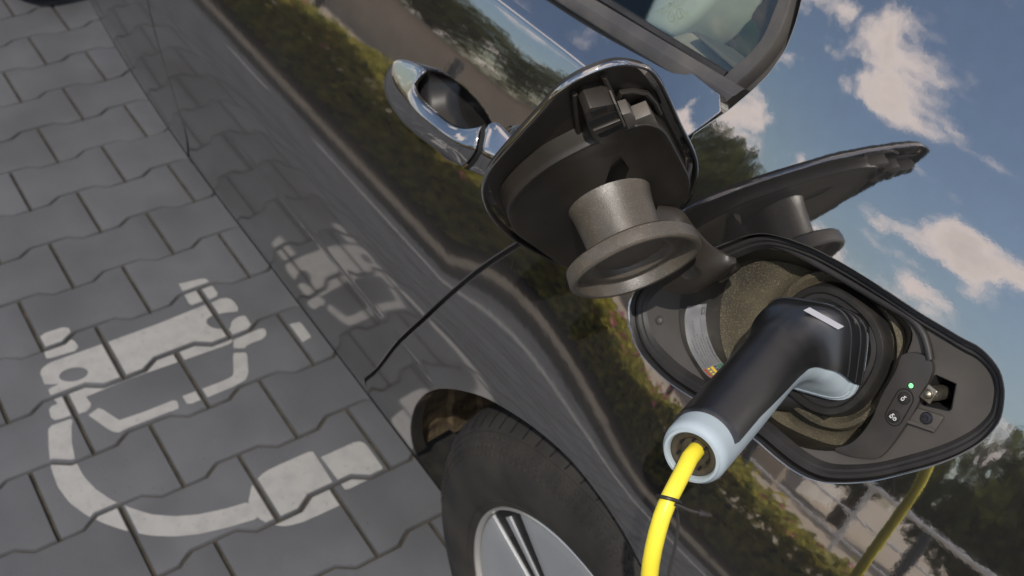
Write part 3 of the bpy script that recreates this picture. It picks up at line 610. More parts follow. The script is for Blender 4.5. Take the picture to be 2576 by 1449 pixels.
# sticker on the wall of the well
r4 = lambda P: [(1542.8 + .1851 * p[0], 724.5 + .1851 * p[1]) for p in P]
so_px = catmull([(1005, 250), (975, 350), (970, 480), (1000, 700), (1060, 870), (1140, 1010), (1230, 1140), (1310, 1215), (1385, 1255)], 6, False)
si_px = catmull([(1270, 212), (1258, 310), (1255, 400), (1290, 640), (1380, 870), (1440, 965), (1500, 1040), (1550, 1105), (1620, 1180)], 6, False)
def wall_dep(v):
    """depth of the well wall under a pixel: march the ray until it meets the ruled wall"""
    out = []
    for q in np.atleast_2d(v):
        best = None
        for dep in np.linspace(TD, FD, 34):
            u = to2(pp([q], dep))[0] - wc; a = math.atan2(u[1], u[0]); k = (a + math.pi) / (2 * math.pi) * m_; i = int(k) % m_; f_ = k - int(k)
            W0 = wo_[i] * (1 - f_) + wo_[(i + 1) % m_] * f_ - wc; W1 = wi_[i] * (1 - f_) + wi_[(i + 1) % m_] * f_ - wc
            fr = (dep - TD) / (FD - TD); R = np.linalg.norm(W0 + (W1 - W0) * fr)
            if np.linalg.norm(u) >= R: best = dep; break
        out.append(best if best is not None else FD)
    return np.array(out)
so_r, si_r = resample(np.array(so_px), 28, False), None
tS = np.linspace(0, 1, 29)
def along(P, t):
    L = np.concatenate([[0], np.cumsum(np.linalg.norm(np.diff(P, axis=0), axis=1))]); return np.stack([np.interp(t * L[-1], L, P[:, k]) for k in (0, 1)], 1)
gridS = []
for f_ in np.linspace(0, 1, 9):
    px_ = np.array(r4(along(np.array(so_px), tS) * (1 - f_) + along(np.array(si_px), tS) * f_)); dep = wall_dep(px_)
    gridS.append(np.array([pp([p], d - .0011)[0] for p, d in zip(px_, dep)]))
gridS = np.array(gridS)                                               # [across 9][along 29]
for _ in range(2): gridS[1:-1, 1:-1] = (gridS[1:-1, 1:-1] * 2 + gridS[:-2, 1:-1] + gridS[2:, 1:-1] + gridS[1:-1, :-2] + gridS[1:-1, 2:]) / 6
def stk(a, b, lift=.0003):                                             # a across 0..1 (outer..inner), b along 0..1
    a = np.clip(a, 0, 1) * 8; b = np.clip(b, 0, 1) * 28; i, j = min(int(a), 7), min(int(b), 27); u, v = a - i, b - j
    P = gridS[i, j] * (1 - u) * (1 - v) + gridS[i + 1, j] * u * (1 - v) + gridS[i, j + 1] * (1 - u) * v + gridS[i + 1, j + 1] * u * v
    d = CAM - P; return P + d / np.linalg.norm(d) * lift
sv = [p for r in gridS for p in r]; sticker = new_obj('sticker', sv, [(i * 29 + j, i * 29 + j + 1, (i + 1) * 29 + j + 1, (i + 1) * 29 + j) for i in range(8) for j in range(28)], STICK, port)
def stk_rect(name, a0, a1, b0, b1, m):
    nb = 6; V = [stk(a, b) for a in (a0, a1) for b in np.linspace(b0, b1, nb)]
    return new_obj(name, V, [(j, j + 1, nb + j + 1, nb + j) for j in range(nb - 1)], m, sticker)
for a0_, a1_, m in ((.06, .17, SRED), (.40, .52, SYEL), (.72, .80, SGREEN), (.84, .95, SGREEN)): stk_rect('colour_bar', a0_, a1_, .80, .965, m)
for k in range(4): stk_rect('colour_dash', .23, .34, .805 + k * .042, .828 + k * .042, SYEL)
for k in range(4): stk_rect('colour_dash', .58, .66, .805 + k * .042, .828 + k * .042, INK)
for k, (a_, b_) in enumerate(((.93, .045), (.80, .045), (.93, .115), (.80, .115))): stk_rect('battery_icon', a_ - (.02 if k % 2 else .0), a_ + .02, .045, .14, INK) if k < 2 else stk_rect('battery_icon', .78, .95, b_ - .07 * (k - 2), b_ - .07 * (k - 2) + .008, INK)
def text_mesh(txt, bold=0):
    cu = bpy.data.curves.new('t', 'FONT'); cu.body = txt; cu.size = 1; cu.resolution_u = 1; cu.offset = bold
    to = bpy.data.objects.new('t', cu); COL.objects.link(to); dg = bpy.context.evaluated_depsgraph_get(); me = bpy.data.meshes.new_from_object(to.evaluated_get(dg))
    V = np.array([v.co[:2] for v in me.vertices]); Fc = [tuple(p.vertices) for p in me.polygons]
    bpy.data.objects.remove(to); bpy.data.meshes.remove(me); return V, Fc
for a_, txt, b1_, hgt, bo in ((.90, 'Ladezustand', .42, .085, .02), (.76, 'Laden & Ladeende erreicht', .17, .06, 0), (.64, 'Ladevorgang aktiv', .40, .06, 0), (.52, 'Keine Netzspannung', .36, .06, 0), (.38, 'Verriegelt nicht in Position 4', .19, .06, 0), (.24, 'Fehler Ladesystem', .42, .06, 0)):
    Vt, Ft = text_mesh(txt, bo); L_ = Vt[:, 0].max(); b0_ = .775
    new_obj('sticker_text', [stk(a_ - .03 + p[1] * hgt * 1.15, b0_ - (b0_ - b1_) * p[0] / L_, .00035) for p in Vt], Ft, INK, sticker, smooth=False)

# ------------------------------------------------------------------ opened charge flap
FP = np.array([.5879, -.482, 1.1616]); FN = np.array([-.8821, .1983, -.4273]); FN /= np.linalg.norm(FN)
FEX = np.array([.1961, -.6702, -.7158]); FEX -= FN * (FEX @ FN); FEX /= np.linalg.norm(FEX); FEY = np.cross(FN, FEX)
r5 = lambda P: [(1173.9 + .4861 * p[0], 134.2 + .4861 * p[1]) for p in P]
def fpt(v, h): return on_plane(v, FP + FN * h, FN)
def f2(P): P = np.asarray(P) - FP; return np.stack([P @ FEX, P @ FEY], -1)
def f3(q, h): q = np.asarray(q, float); return FP + np.outer(q[:, 0], FEX) + np.outer(q[:, 1], FEY) + np.outer(np.broadcast_to(h, len(q)), FN)
flap = empty('charge_flap', tuple(FP)); flap.parent = car; flap.location = (0, 0, 0)
fl_px = [(1213, 480), (1217, 515), (1233, 548), (1262, 583), (1300, 613), (1350, 642), (1415, 672), (1470, 672), (1560, 640), (1650, 580), (1712, 530), (1742, 488), (1757, 445), (1757, 408), (1745, 372), (1717, 315), (1692, 258), (1667, 207), (1641, 177), (1610, 166), (1575, 162), (1540, 166), (1500, 179), (1450, 202), (1400, 238), (1360, 283), (1310, 338), (1260, 394), (1225, 440)]
fo = resample(catmull(f2(fpt(fl_px, 0)), 4), .005)
i_ = inset
MB().loft([f3(i_(fo, .0040), -.009), f3(i_(fo, .0036), -.0015), f3(i_(fo, .0029), -.0003), f3(i_(fo, .0019), 0), f3(i_(fo, .0009), -.0004)]).build('flap_rim', BLACKP, flap)
MB().loft([f3(i_(fo, .0009), -.0004), f3(i_(fo, .0002), -.0012), f3(fo, -.0025), f3(i_(fo, .0006), -.0042), f3(i_(fo, .004), -.0062), f3(i_(fo, .012), -.0082), f3(i_(fo, .03), -.0098)], cap1=True).build('flap_skin', PAINT, flap)
G = grid_in(i_(fo, .0044), [], (.01, .01)); V2, T = cdt([i_(fo, .0044)], G, lambda c: inpoly(c, i_(fo, .0044)))
fix_normals(new_obj('flap_lining', f3(V2, -.0075), T, FLAPIN, flap))
pl_px = r5([(212, 830), (228, 765), (300, 682), (370, 625), (450, 570), (560, 512), (660, 465), (750, 432), (830, 397), (900, 371), (965, 374), (1015, 398), (1050, 440), (1085, 505), (1125, 585), (1152, 640), (1160, 700), (1140, 750), (1095, 810), (1000, 900), (800, 1020), (620, 1100), (530, 1115), (480, 1095), (400, 1040), (320, 985), (265, 945), (228, 890)])
po = resample(catmull(f2(fpt(pl_px, .010)), 3), .005)
o = MB().loft([f3(i_(po, -.0015), -.0076), f3(po, .004), f3(po, .0085), f3(i_(po, .0008), .0098), f3(i_(po, .0026), .0102), f3(i_(po, .0045), .0094), f3(i_(po, .02), .0086), f3(i_(po, .04), .0085)], cap1=True).build('inner_plate', FLAPIN, flap)
# stepped ledge between rim and plate
rb_px = r5([(330, 560), (560, 480), (575, 410), (555, 205), (710, 130), (760, 250), (800, 285), (1000, 300), (1010, 240), (960, 195), (880, 185), (800, 195), (700, 130)])
for seg_ in ([(558, 208), (570, 330), (582, 420)], [(708, 118), (745, 200), (772, 262)], [(772, 262), (800, 200), (860, 190), (930, 205), (975, 255), (1000, 310)]):
    MB().tube(fpt(r5(seg_), -.0035), .0022, 8).build('stiffening_rib', FLAPIN, flap)
# latch block
lb = [(612, 318), (640, 285), (765, 262), (790, 300), (826, 385), (815, 425), (770, 455), (700, 470), (655, 445), (635, 400)]
o = MB().prism(fpt(r5(lb), .013) - FN * .021, FN * .021).build('latch_block', FLAPIN, flap); bevel(o, .0012, 2)
for q in ([(630, 352), (662, 335), (782, 292), (792, 312), (665, 362), (640, 378)], [(668, 412), (800, 352), (812, 378), (720, 428), (690, 432)], [(640, 300), (720, 268), (726, 282), (648, 316)]):
    MB().prism(fpt(r5(q), .0131), FN * .0006).build('latch_slot_shade', DARK, flap, smooth=False)  # raised black slabs stand in for the shade inside the slots
for q in ([(648, 385), (790, 328), (798, 348), (662, 405)],):
    o = MB().prism(fpt(r5(q), .012), FN * .003).build('latch_bar', FLAPIN, flap); bevel(o, .0006)
TABM = noisy(mat('plastic tab with sunlight in colour', (.13, .115, .10), .45), (.10, .09, .08), 60)  # lighter colour carries the sunlight on the tab tops
for q, h in (([(806, 318), (850, 306), (872, 330), (880, 368), (835, 392)], .012), ([(872, 345), (955, 312), (985, 360), (1000, 392), (960, 376), (880, 370)], .009), ([(765, 262), (776, 262), (826, 378), (815, 385)], .0145)):
    o = MB().prism(fpt(r5(q), h) - FN * .012, FN * .012).build('latch_tab', TABM, flap); bevel(o, .0006)
for q in ([(1108, 465), (1138, 458), (1145, 480), (1118, 492)], [(1140, 540), (1170, 530), (1176, 552), (1150, 564)]):
    o = MB().prism(fpt(r5(q), -.004) - FN * .003, FN * .0045).build('clip_slot', BLACKP, flap); bevel(o, .0008)
# cap stem and flange
sB = fpt([(1533, 506)], .0086)[0]
stem = MB().lathe(sB, FN, [(.0372, -.001), (.0362, .001), (.0345, .012), (.0330, .030), (.0322, .052)], 64).build('cap_stem', CAPMAT, flap)
fx = fpt([(1700, 560)], .0086)[0] - fpt([(1500, 500)], .0086)[0]; fx /= np.linalg.norm(fx); fy = np.cross(FN, fx)
def fring(rad, h, p=2.25):
    t = np.arange(72) * 2 * math.pi / 72; c, s_ = np.cos(t), np.sin(t); q = abs(c) ** p + abs(s_) ** p
    r = rad / q ** (1 / p); off = fx * .002
    return sB + off + np.outer(r * c, fx) + np.outer(r * s_, fy) + FN * h
RF = .0545
MB().loft([fring(.030, .047), fring(RF - .010, .0475), fring(RF - .002, .0492), fring(RF + .0008, .0515), fring(RF + .0015, .056), fring(RF + .0018, .063), fring(RF + .0006, .0645), fring(RF - .0012, .0652), fring(RF - .0036, .0645), fring(RF - .0048, .062), fring(RF - .007, .0555), fring(RF - .012, .0545), fring(RF - .016, .0560), fring(RF - .020, .0566), fring(RF - .023, .0545), fring(RF - .026, .0505), fring(.012, .050)], cap1=True).build('cap_flange', CAPMAT, flap)
# gooseneck hinge arm
ua = catmull([(1655, 516, 1.012), (1712, 527, 1.018), (1745, 568, 1.005), (1788, 615, .992), (1830, 640, .985), (1850, 648, .99)], 6, False)
la = catmull([(1600, 655, 1.03), (1648, 712, 1.03), (1700, 739, 1.03), (1748, 737, 1.02), (1792, 712, 1.01), (1838, 682, 1.0)], 6, False)
rings = []
for a, b in zip(ua, la):
    A = at_depth([a[:2]], a[2])[0]; B = at_depth([b[:2]], b[2])[0]; R_ = []
    for f_, bl in ((0, 0), (.06, .004), (.2, .008), (.4, .0115), (.6, .012), (.8, .009), (.94, .005), (1, 0), (.94, -.006), (.6, -.004), (.3, -.004), (.06, -.006)):
        P = A + (B - A) * f_; R_.append(P - CAM_F * bl)
    rings.append(R_)
o = MB().loft(rings, True, True, True).build('hinge_arm', FLAPIN, flap)
MB().tube(np.vstack([at_depth([(1806, 700)], 1.025), at_depth([(1852, 664)], 1.015)]), .006, 16).build('hinge_barrel', WALLB, flap)
hc = at_depth([(1735, 682)], 1.0)[0]
arm_dep = lambda v: at_depth(v, 1.0)
hp = [(1712, 690), (1742, 668), (1752, 672), (1764, 688), (1750, 700), (1728, 703)]
from mathutils.bvhtree import BVHTree
def bvh(o): return BVHTree.FromPolygons([v.co.copy() for v in o.data.vertices], [tuple(p.vertices) for p in o.data.polygons])
def cast(tree, v, lift=.0004):
    out = []
    for d in rays(v):
        h = tree.ray_cast(Vector(CAM), Vector(d))
        out.append(np.array(h[0]) - d * lift if h[0] is not None else None)
    if any(q is None for q in out):
        ok = [q for q in out if q is not None]; md = np.mean([depth(q) for q in ok]) if ok else .9
        out = [q if q is not None else at_depth([vv], md)[0] for q, vv in zip(out, np.atleast_2d(v))]
    return np.array(out)
ta = bvh(o); hq = cast(ta, catmull(hp, 4), .0004); hcn = hq.mean(0)
MB().loft([hq + CAM_F * 0, hq - CAM_F * .0008, hq + (hcn - hq) * .12 - CAM_F * .0004, hq + (hcn - hq) * .35 + CAM_F * .0001, hq + (hcn - hq) * .9 + CAM_F * .0001], cap1=True).build('arm_screw_pocket', BLACKP, flap)

# ------------------------------------------------------------------ window, moulding, interior
WN = np.array([0, math.cos(math.radians(31)), math.sin(math.radians(31))]); WU = np.array([0, -WN[2], WN[1]])
WB = hit([(1600, 133)], True)[0]
def wpt(v, h): return on_plane(v, WB + WN * h, WN)
def w2(P): P = np.asarray(P) - WB; return np.stack([P[:, 0], P @ WU], -1)
def w3(q, h): q = np.asarray(q, float); return WB + np.outer(q[:, 0], (1, 0, 0)) + np.outer(q[:, 1], WU) + np.outer(np.broadcast_to(h, len(q)), WN)
lo2, up2 = w2(wpt([(1388, -3), (1815, 267)], .006)), w2(wpt([(1490, -3), (1869, 222)], .006))
XE = 2.35 - WB[0]
def ext_line(P, x): return P[0] + (P[0] - P[1]) * (x - P[0][0]) / (P[0][0] - P[1][0])
L0, L1 = lo2[1], ext_line(lo2, XE); U0, U1 = up2[1], ext_line(up2, XE)
secs = []
for t in np.linspace(0, 1, 60):
    a, b = L0 + (L1 - L0) * t, U0 + (U1 - U0) * t; h = b - a
    secs.append(np.array([w3([a - h * .02], -.006)[0], w3([a], .0035)[0], w3([a + h * .06], .0055)[0], w3([a + h * .30], .0066)[0], w3([a + h * .55], .0066)[0], w3([a + h * .62], .0052)[0], w3([a + h * .93], .0042)[0], w3([b], .0030)[0], w3([b], -.006)[0]]))
MB().loft(secs, True, True, True).build('window_moulding', MOLD, car)
gl_in = catmull([(1990, -120), (1972, -55), (1957, 0), (1945, 31), (1921, 89), (1885, 135), (1846, 168), (1822, 192)], 6, False)
gl_low = [(1822, 192), (1510, 0)]
gi2 = w2(wpt(gl_in, -.004)); gl2 = w2(wpt(gl_low, -.004)); gle = ext_line(gl2[::-1], XE)
topS = .40
gi_top = gi2[0] + (gi2[0] - gi2[3]) * ((topS - gi2[0][1]) / (gi2[0][1] - gi2[3][1]))
gpoly2 = np.vstack([gi2, [gle], [[XE, topS]], [gi_top]])
gl = MB().prism(w3(gpoly2, -.009), WN * .004).build('window_glass', GLASS, rear_door, smooth=False)
# black seal along the lower glass edge
s0, s1 = gl2[0], gle
MB().loft([w3([s0 + (s1 - s0) * t for t in (0, 1)], -.003), w3([s0 + (s1 - s0) * t + np.array([0, .0045]) for t in (0, 1)], -.0035), w3([s0 + (s1 - s0) * t + np.array([0, .0055]) for t in (0, 1)], -.008), w3([s0 + (s1 - s0) * t - np.array([0, .02]) for t in (0, 1)], -.008)], False).build('glass_seal', RUBBER, rear_door)
# window frame strip
fo_px = catmull([(2038, -120), (2018, -50), (2004, 0), (1994, 42), (1976, 88), (1950, 133), (1915, 178), (1880, 212), (1852, 238)], 6, False)
fi2 = resample(w2(wpt(gl_in, .001)), .004, False); fo2 = w2(wpt(fo_px, .001))
nF = 60; fa = along(np.vstack([[gi_top], fi2]), np.linspace(0, 1, nF)); fo_top = fo2[0] + (fo2[0] - fo2[3]) * ((topS - fo2[0][1]) / (fo2[0][1] - fo2[3][1])); fb = along(np.vstack([[fo_top], fo2]), np.linspace(0, 1, nF))
MB().loft([w3(fa, -.010), w3(fa, .0005), w3(fa + (fb - fa) * .06, .0022), w3(fa + (fb - fa) * .68, .0030), w3(fa + (fb - fa) * .76, .0012), w3(fa + (fb - fa) * .84, -.010), w3(fb + (fb - fa) * .55, -.012)], False).build('window_frame', MOLD, rear_door)
# glass marks, mirrored as in the photograph
rz = lambda P: [(1475.8 + .2407 * p[0], .2407 * p[1]) for p in P]
GM = mat('etched glass mark', (.16, .20, .17), .6)
def gm_ring(c, r, nm='glass_mark'):
    P = [(c[0] + r * math.cos(t) * .9, c[1] + r * math.sin(t) * 1.25) for t in np.linspace(0, 6.283, 24)]
    MB().tube(wpt(rz(P), -.0043), .00042, 5).build(nm, GM, gl)
gm_ring((972, 142), 42); gm_ring((885, 178), 40)
def gm_text(txt, c, size, ang, bold=.01):
    Vt, Ft = text_mesh(txt, bold); c_, s_ = math.cos(ang), math.sin(ang); Vt = Vt - Vt.mean(0)
    Q = [(c[0] - (p[0] * c_ - p[1] * s_) * size, c[1] - (p[0] * s_ + p[1] * c_) * size * 1.25) for p in Vt]
    new_obj('glass_mark', wpt(rz(Q), -.0045), Ft, GM, gl, smooth=False)
gm_text('E1', (972, 142), 58, -.5, .03); gm_text('(((', (885, 178), 48, -.5, .03)
gm_text('43R - 0010', (845, 62), 46, -.42, .02); gm_text('.... 10101', (790, 95), 38, -.42); gm_text('SAINT  M231', (900, 20), 36, -.42); gm_text('DOT211', (905, 45), 32, -.42)
# interior: seat, pillar trim, boot trim
CREAM = noisy(mat('pale seat fabric', (.66, .68, .60), .9), (.55, .57, .50), 12); BEIGE = noisy(mat('beige pillar trim', (.42, .36, .29), .7), (.36, .30, .24), 10); DGREEN = noisy(mat('dark boot lining', (.018, .022, .014), .95), (.032, .036, .02), 9)
cabin = empty('cabin'); cabin.parent = car
st2 = w2(wpt(rz([(-900, -700), (1500, -420), (1290, -10), (1140, 165), (1000, 280), (860, 378), (560, 240), (100, -10), (-600, -420)]), -.10))
o = MB().prism(w3(st2, -.19), WN * .09).build('rear_seat', CREAM, cabin); bevel(o, .012, 3)
pt2 = w2(wpt(rz([(860, 378), (1060, 320), (1110, 340), (1300, 480), (1560, 700), (1560, 900), (1400, 880), (700, 480)]), -.07))
o = MB().prism(w3(pt2, -.16), WN * .09).build('pillar_trim', BEIGE, cabin); bevel(o, .012, 3)
pt3 = w2(wpt(rz([(1085, 330), (1130, 325), (1480, 600), (1600, 690), (1560, 740)]), -.05))
o = MB().prism(w3(pt3, -.12), WN * .07).build('belt_guide', mat('grey belt guide', (.16, .14, .12), .6), cabin); bevel(o, .008, 3)
dk = MB(); dk.loft([[(-.5, -.74, .75), (2.3, -.74, .75)], [(-.5, -1.25, .72), (2.3, -1.25, .72)], [(-.5, -2.2, .75), (2.3, -2.2, .75)], [(-.5, -2.24, 1.15), (2.3, -2.24, 1.15)]], False); dk.build('cabin_floor', DGREEN, cabin)
for k, (px_, py_) in enumerate(((1500, 60), (1700, 300), (1350, 380), (1650, 100))):
    c = wpt(rz([(px_, py_)]), -.25)[0]; o = MB().frame_box(c, (1, 0, 0), (0, 1, 0), (0, 0, 1), .05 + .015 * k, .06, .05).build('luggage', mat('dark luggage %d' % k, [(.05, .045, .02), (.02, .035, .015), (.012, .012, .012), (.05, .03, .015)][k], .8), cabin); bevel(o, .02, 3)
# roof and far side so that the shell is closed
rf = []
for x in np.linspace(-.55, 2.4, 12):
    rf.append([(x, -.93, 1.50), (x, -.99, 1.565), (x, -1.15, 1.60), (x, -1.45, 1.612), (x, -1.75, 1.60), (x, -1.91, 1.565), (x, -1.97, 1.50)])
MB().loft(rf, False).build('roof', PAINT, car)
fs = []
for x in np.linspace(-.55, 3.0, 12): fs.append([(x, -2.38, .25), (x, -2.40, .74), (x, -2.36, .9), (x, -2.25, 1.12), (x, -2.23, 1.13)])
MB().loft(fs, False).build('far_side_panel', PAINT, car)

# ------------------------------------------------------------------ door handle
r2 = lambda P: [(939.1 + .2546 * p[0], 100.6 + .2546 * p[1]) for p in P]
handle = empty('door_handle'); handle.parent = rear_door
low = catmull(r2([(170, 235), (125, 330), (100, 430), (118, 560), (200, 720), (330, 870), (500, 1010), (700, 1150), (850, 1255), (1010, 1325), (1150, 1385), (1330, 1470)]), 5, False)
rid = catmull(r2([(200, 200), (180, 290), (190, 380), (250, 510), (400, 700), (500, 790), (600, 870), (720, 960), (850, 1040), (1000, 1090), (1130, 1150), (1270, 1205), (1440, 1290)]), 5, False)
upp = catmull(r2([(240, 185), (400, 240), (500, 295), (440, 370), (392, 440), (408, 520), (480, 620), (600, 720), (720, 815), (850, 868), (960, 865), (1080, 835), (1190, 805), (1290, 900), (1440, 1040)]), 5, False)
nH = 44; tt = np.linspace(0, 1, nH); lowP, ridP, uppP = along(low, tt), along(rid, tt), along(upp, tt)
bow = .006 + .030 * np.sin(np.clip(tt, 0, 1) * math.pi) ** .8
def door_hit(v): return hit(v, True)
A = door_hit(lowP); B = door_hit(ridP); D = door_hit(uppP)
def pull(P, h):        # move towards the camera along its own ray until it stands h above the door skin
    d = CAM - P; d /= np.linalg.norm(d, axis=1)[:, None]; n = nrm(P[:, 0], P[:, 2], lambda x, z: S(x, z, True)); return P + d * (h / np.maximum((d * n).sum(1), .25))[:, None]
A3 = pull(A, .35 * bow); B3 = pull(B, 1.0 * bow); D3 = pull(D, .82 * bow)
hr = []
for a, b, d in zip(A3, B3, D3):
    inn = np.array([0, -1., -.25]); inn /= np.linalg.norm(inn)
    hr.append([a + inn * .004, a, a * .62 + b * .38 + (b - d) * .10, a * .25 + b * .75 + (b - d) * .10, b * .985 + d * .015, b * .8 + d * .2 + (b - a) * .012, b * .4 + d * .6 + (b - a) * .008, d, d + inn * .010, (a + d) / 2 + inn * .012])
kS = int(nH * .765)
for nm, i0, i1 in (('handle_bar', 0, kS), ('handle_cap', kS, nH)):
    rr_ = [np.array(q) for q in hr[i0:i1]]
    if nm == 'handle_cap': rr_[0] = rr_[0] + (rr_[1] - rr_[0]) * -.75
    o = MB().loft(rr_, True, True, True).build(nm, PAINT, handle)
    sub = o.modifiers.new('s', 'SUBSURF'); sub.levels = 1; sub.render_levels = 2
mdl = MB().loft([[q + (np.mean(r_, 0) - q) * .03 for q in np.array(r_)] for r_ in (hr[kS - 1], hr[kS])], True).build('handle_seam', UNDER, handle)

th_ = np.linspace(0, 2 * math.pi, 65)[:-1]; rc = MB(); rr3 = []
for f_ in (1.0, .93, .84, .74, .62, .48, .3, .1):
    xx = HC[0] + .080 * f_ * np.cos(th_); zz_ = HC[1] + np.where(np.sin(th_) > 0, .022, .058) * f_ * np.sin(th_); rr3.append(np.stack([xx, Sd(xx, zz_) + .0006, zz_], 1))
rc.loft(rr3, True, False, True).build('handle_recess_shade', mat('gloss recess with shade in colour', (.022, .021, .020), .22, metal=.3), handle)  # dark patch over the hollow; its dim reflections are put into the colour

# ------------------------------------------------------------------ wheel
YW = -.530; wheel = empty('wheel'); wheel.parent = car; wc3 = np.array([WC[0], YW, WC[1]]); AX = np.array([0, 1., 0])
ty = MB().lathe(wc3, AX, [(.236, -.03), (.238, -.010), (.2425, .000), (.250, .0035), (.262, .0085), (.280, .0120), (.300, .0115), (.318, .0075), (.334, .001), (.348, -.009), (.358, -.020), (.3635, -.030), (.3665, -.042), (.3690, -.070), (.3695, -.12), (.3690, -.17), (.366, -.20), (.352, -.225), (.30, -.245), (.236, -.235)], 128).build('tyre', TYRE, wheel)
def wpos(r, a, h): return wc3 + AX * h + np.array([math.cos(a), 0, math.sin(a)]) * r
ts = MB(); nT = 74
for k in range(nT):
    a = k * 2 * math.pi / nT
    if math.sin(a) < -.2: continue
    for j, (r0, h0, r1, h1) in enumerate(((.3490, -.0085, .3595, -.021), (.3592, -.0207, .3668, -.041), (.3668, -.041, .3695, -.072))):
        da = .012 * j; ww = .0024
        ts.add([wpos(r0 + .0006, a + da - ww / r0 / 2, h0 + .0005), wpos(r0 + .0006, a + da + ww / r0 / 2, h0 + .0005), wpos(r1 + .0006, a + da + .012 + ww / r1 / 2, h1 + .0003), wpos(r1 + .0006, a + da + .012 - ww / r1 / 2, h1 + .0003)], [(0, 1, 2, 3)])
o = ts.build('tread_sipes', DARK, ty, smooth=False); o['kind'] = 'stuff'
tr = MB()
for k in range(150):
    a = k * 2 * math.pi / 150
    if not (.0 < a < 2.4): continue
    for j, (r, h) in enumerate(((.322, .0062), (.331, .0026), (.340, -.0030))):
        aa = a + j * .011; c = wpos(r, aa, h + .0004); u = np.array([-math.sin(aa), 0, math.cos(aa)]); v_ = np.cross(AX, u)
        nv = np.array([math.cos(aa) * (.4 + .25 * j), 1, math.sin(aa) * (.4 + .25 * j)]); nv /= np.linalg.norm(nv); v_ = np.cross(nv, u)
        tr.tube([c + .0036 * (u * math.cos(t) + v_ * math.sin(t)) for t in np.linspace(0, 6.283, 9)], .00055, 4, False)
o = tr.build('sidewall_pattern', TYRE, ty); o['kind'] = 'stuff'
MB().tube([wpos(.3455, t, -.0068) for t in np.linspace(-.3, 3.4, 90)], .0009, 6).build('sidewall_bead', TYRE, ty)
MB().tube([wpos(.2545, t, .0056) for t in np.linspace(-.3, 3.4, 90)], .0012, 6).build('rim_guard_bead', TYRE, ty)
rim_ = MB().lathe(wc3, AX, [(.2425, -.004), (.2430, .0005), (.2418, .0022), (.2392, .0018), (.2375, -.004), (.2365, -.012), (.226, -.05), (.220, -.12)], 128).build('rim', RIMLIP, wheel)
MB().lathe(wc3, AX, [(.234, -.055), (.0001, -.060)], 64).build('rim_barrel', RIMB, rim_)
gp = on_plane([(1318, 1368)], wc3 + AX * -.012, AX)[0]; ga = math.atan2(gp[2] - WC[1], gp[0] - WC[0])
def wedge(name, a0_, a1_, r0, r1, h0, h1, m, th=.012, na=10, taper=0.):
    rows_ = []
    for f_ in np.linspace(0, 1, 7):
        r = r0 + (r1 - r0) * f_; hh = h0 + (h1 - h0) * f_; rows_.append([wpos(r, a0_ + (a1_ - a0_) * ((u - .5) * (1 - taper * (1 - f_)) + .5), hh) for u in np.linspace(0, 1, na)])
    m_b = MB(); nn_ = na
    top_ = [p for rw in rows_ for p in rw]; bot_ = [p - AX * th for p in top_]; n7 = len(top_)
    Fc = [(i * nn_ + j, i * nn_ + j + 1, (i + 1) * nn_ + j + 1, (i + 1) * nn_ + j) for i in range(6) for j in range(nn_ - 1)]
    m_b.add(top_ + bot_, Fc + [tuple(n7 + q for q in f)[::-1] for f in Fc] + [(j, j + 1, n7 + j + 1, n7 + j)[::-1] for j in range(nn_ - 1)] + [(6 * nn_ + j, 6 * nn_ + j + 1, n7 + 6 * nn_ + j + 1, n7 + 6 * nn_ + j) for j in range(nn_ - 1)] + [(i * nn_, (i + 1) * nn_, n7 + (i + 1) * nn_, n7 + i * nn_) for i in range(6)] + [(i * nn_ + nn_ - 1, (i + 1) * nn_ + nn_ - 1, n7 + (i + 1) * nn_ + nn_ - 1, n7 + i * nn_ + nn_ - 1)[::-1] for i in range(6)])
    o = m_b.build(name, m, rim_); bevel(o, .0018, 2); return o
for k in range(5):
    a = ga + k * 2 * math.pi / 5; hw = .20
    wedge('spoke_panel', a + hw, a + 2 * math.pi / 5 - hw, .055, .2362, -.012, -.005, RIMS)
    wedge('spoke_frame', a - hw, a + hw, .05, .2362, -.016, -.0085, RIMB, .010)
    wedge('spoke_bar', a - .032, a + .032, .05, .226, -.0135, -.0060, RIMS, .010, 5, .35)
    for s_ in (-1, 1): wedge('spoke_slot', a + s_ * .118 - .034, a + s_ * .118 + .034, .06, .200, -.0152, -.0088, DARK, .010, 5, .4)
MB().lathe(wc3, AX, [(.058, -.02), (.058, -.010), (.052, -.006), (.0001, -.003)], 40).build('hub_cap', RIMS, rim_)
# arch liner
ao = open_gap(arch, 1.0) - arch; ao *= 1 if ((arch[len(arch) // 2] + ao[len(arch) // 2])[1] > arch[len(arch) // 2][1]) else -1
rows_ = []
for dyy, off in ((-.010, .004), (-.035, .012), (-.075, .016), (-.080, .006), (-.13, .010), (-.136, .002), (-.32, .0)):
    q = arch + ao * (off + .002 * np.sin(np.arange(len(arch)) * .7)[:, None]); rows_.append(np.stack([q[:, 0], np.maximum(S(arch[:, 0], arch[:, 1]) + dyy, -.62 + dyy), q[:, 1]], 1))
rows_.append(np.stack([np.full(len(arch), WC[0]) + (arch[:, 0] - WC[0]) * .1, np.full(len(arch), -.90), np.full(len(arch), WC[1]) + (arch[:, 1] - WC[1]) * .1], 1))
MB().loft(rows_, False).build('arch_liner', LINER, car)

def copy_tree(o, parent, dx_):
    c = o.copy(); COL.objects.link(c); c.parent = parent
    if dx_: c.location.x += dx_
    for ch in list(o.children): copy_tree(ch, c, 0)
    return c
copy_tree(wheel, car, FWX - WC[0])
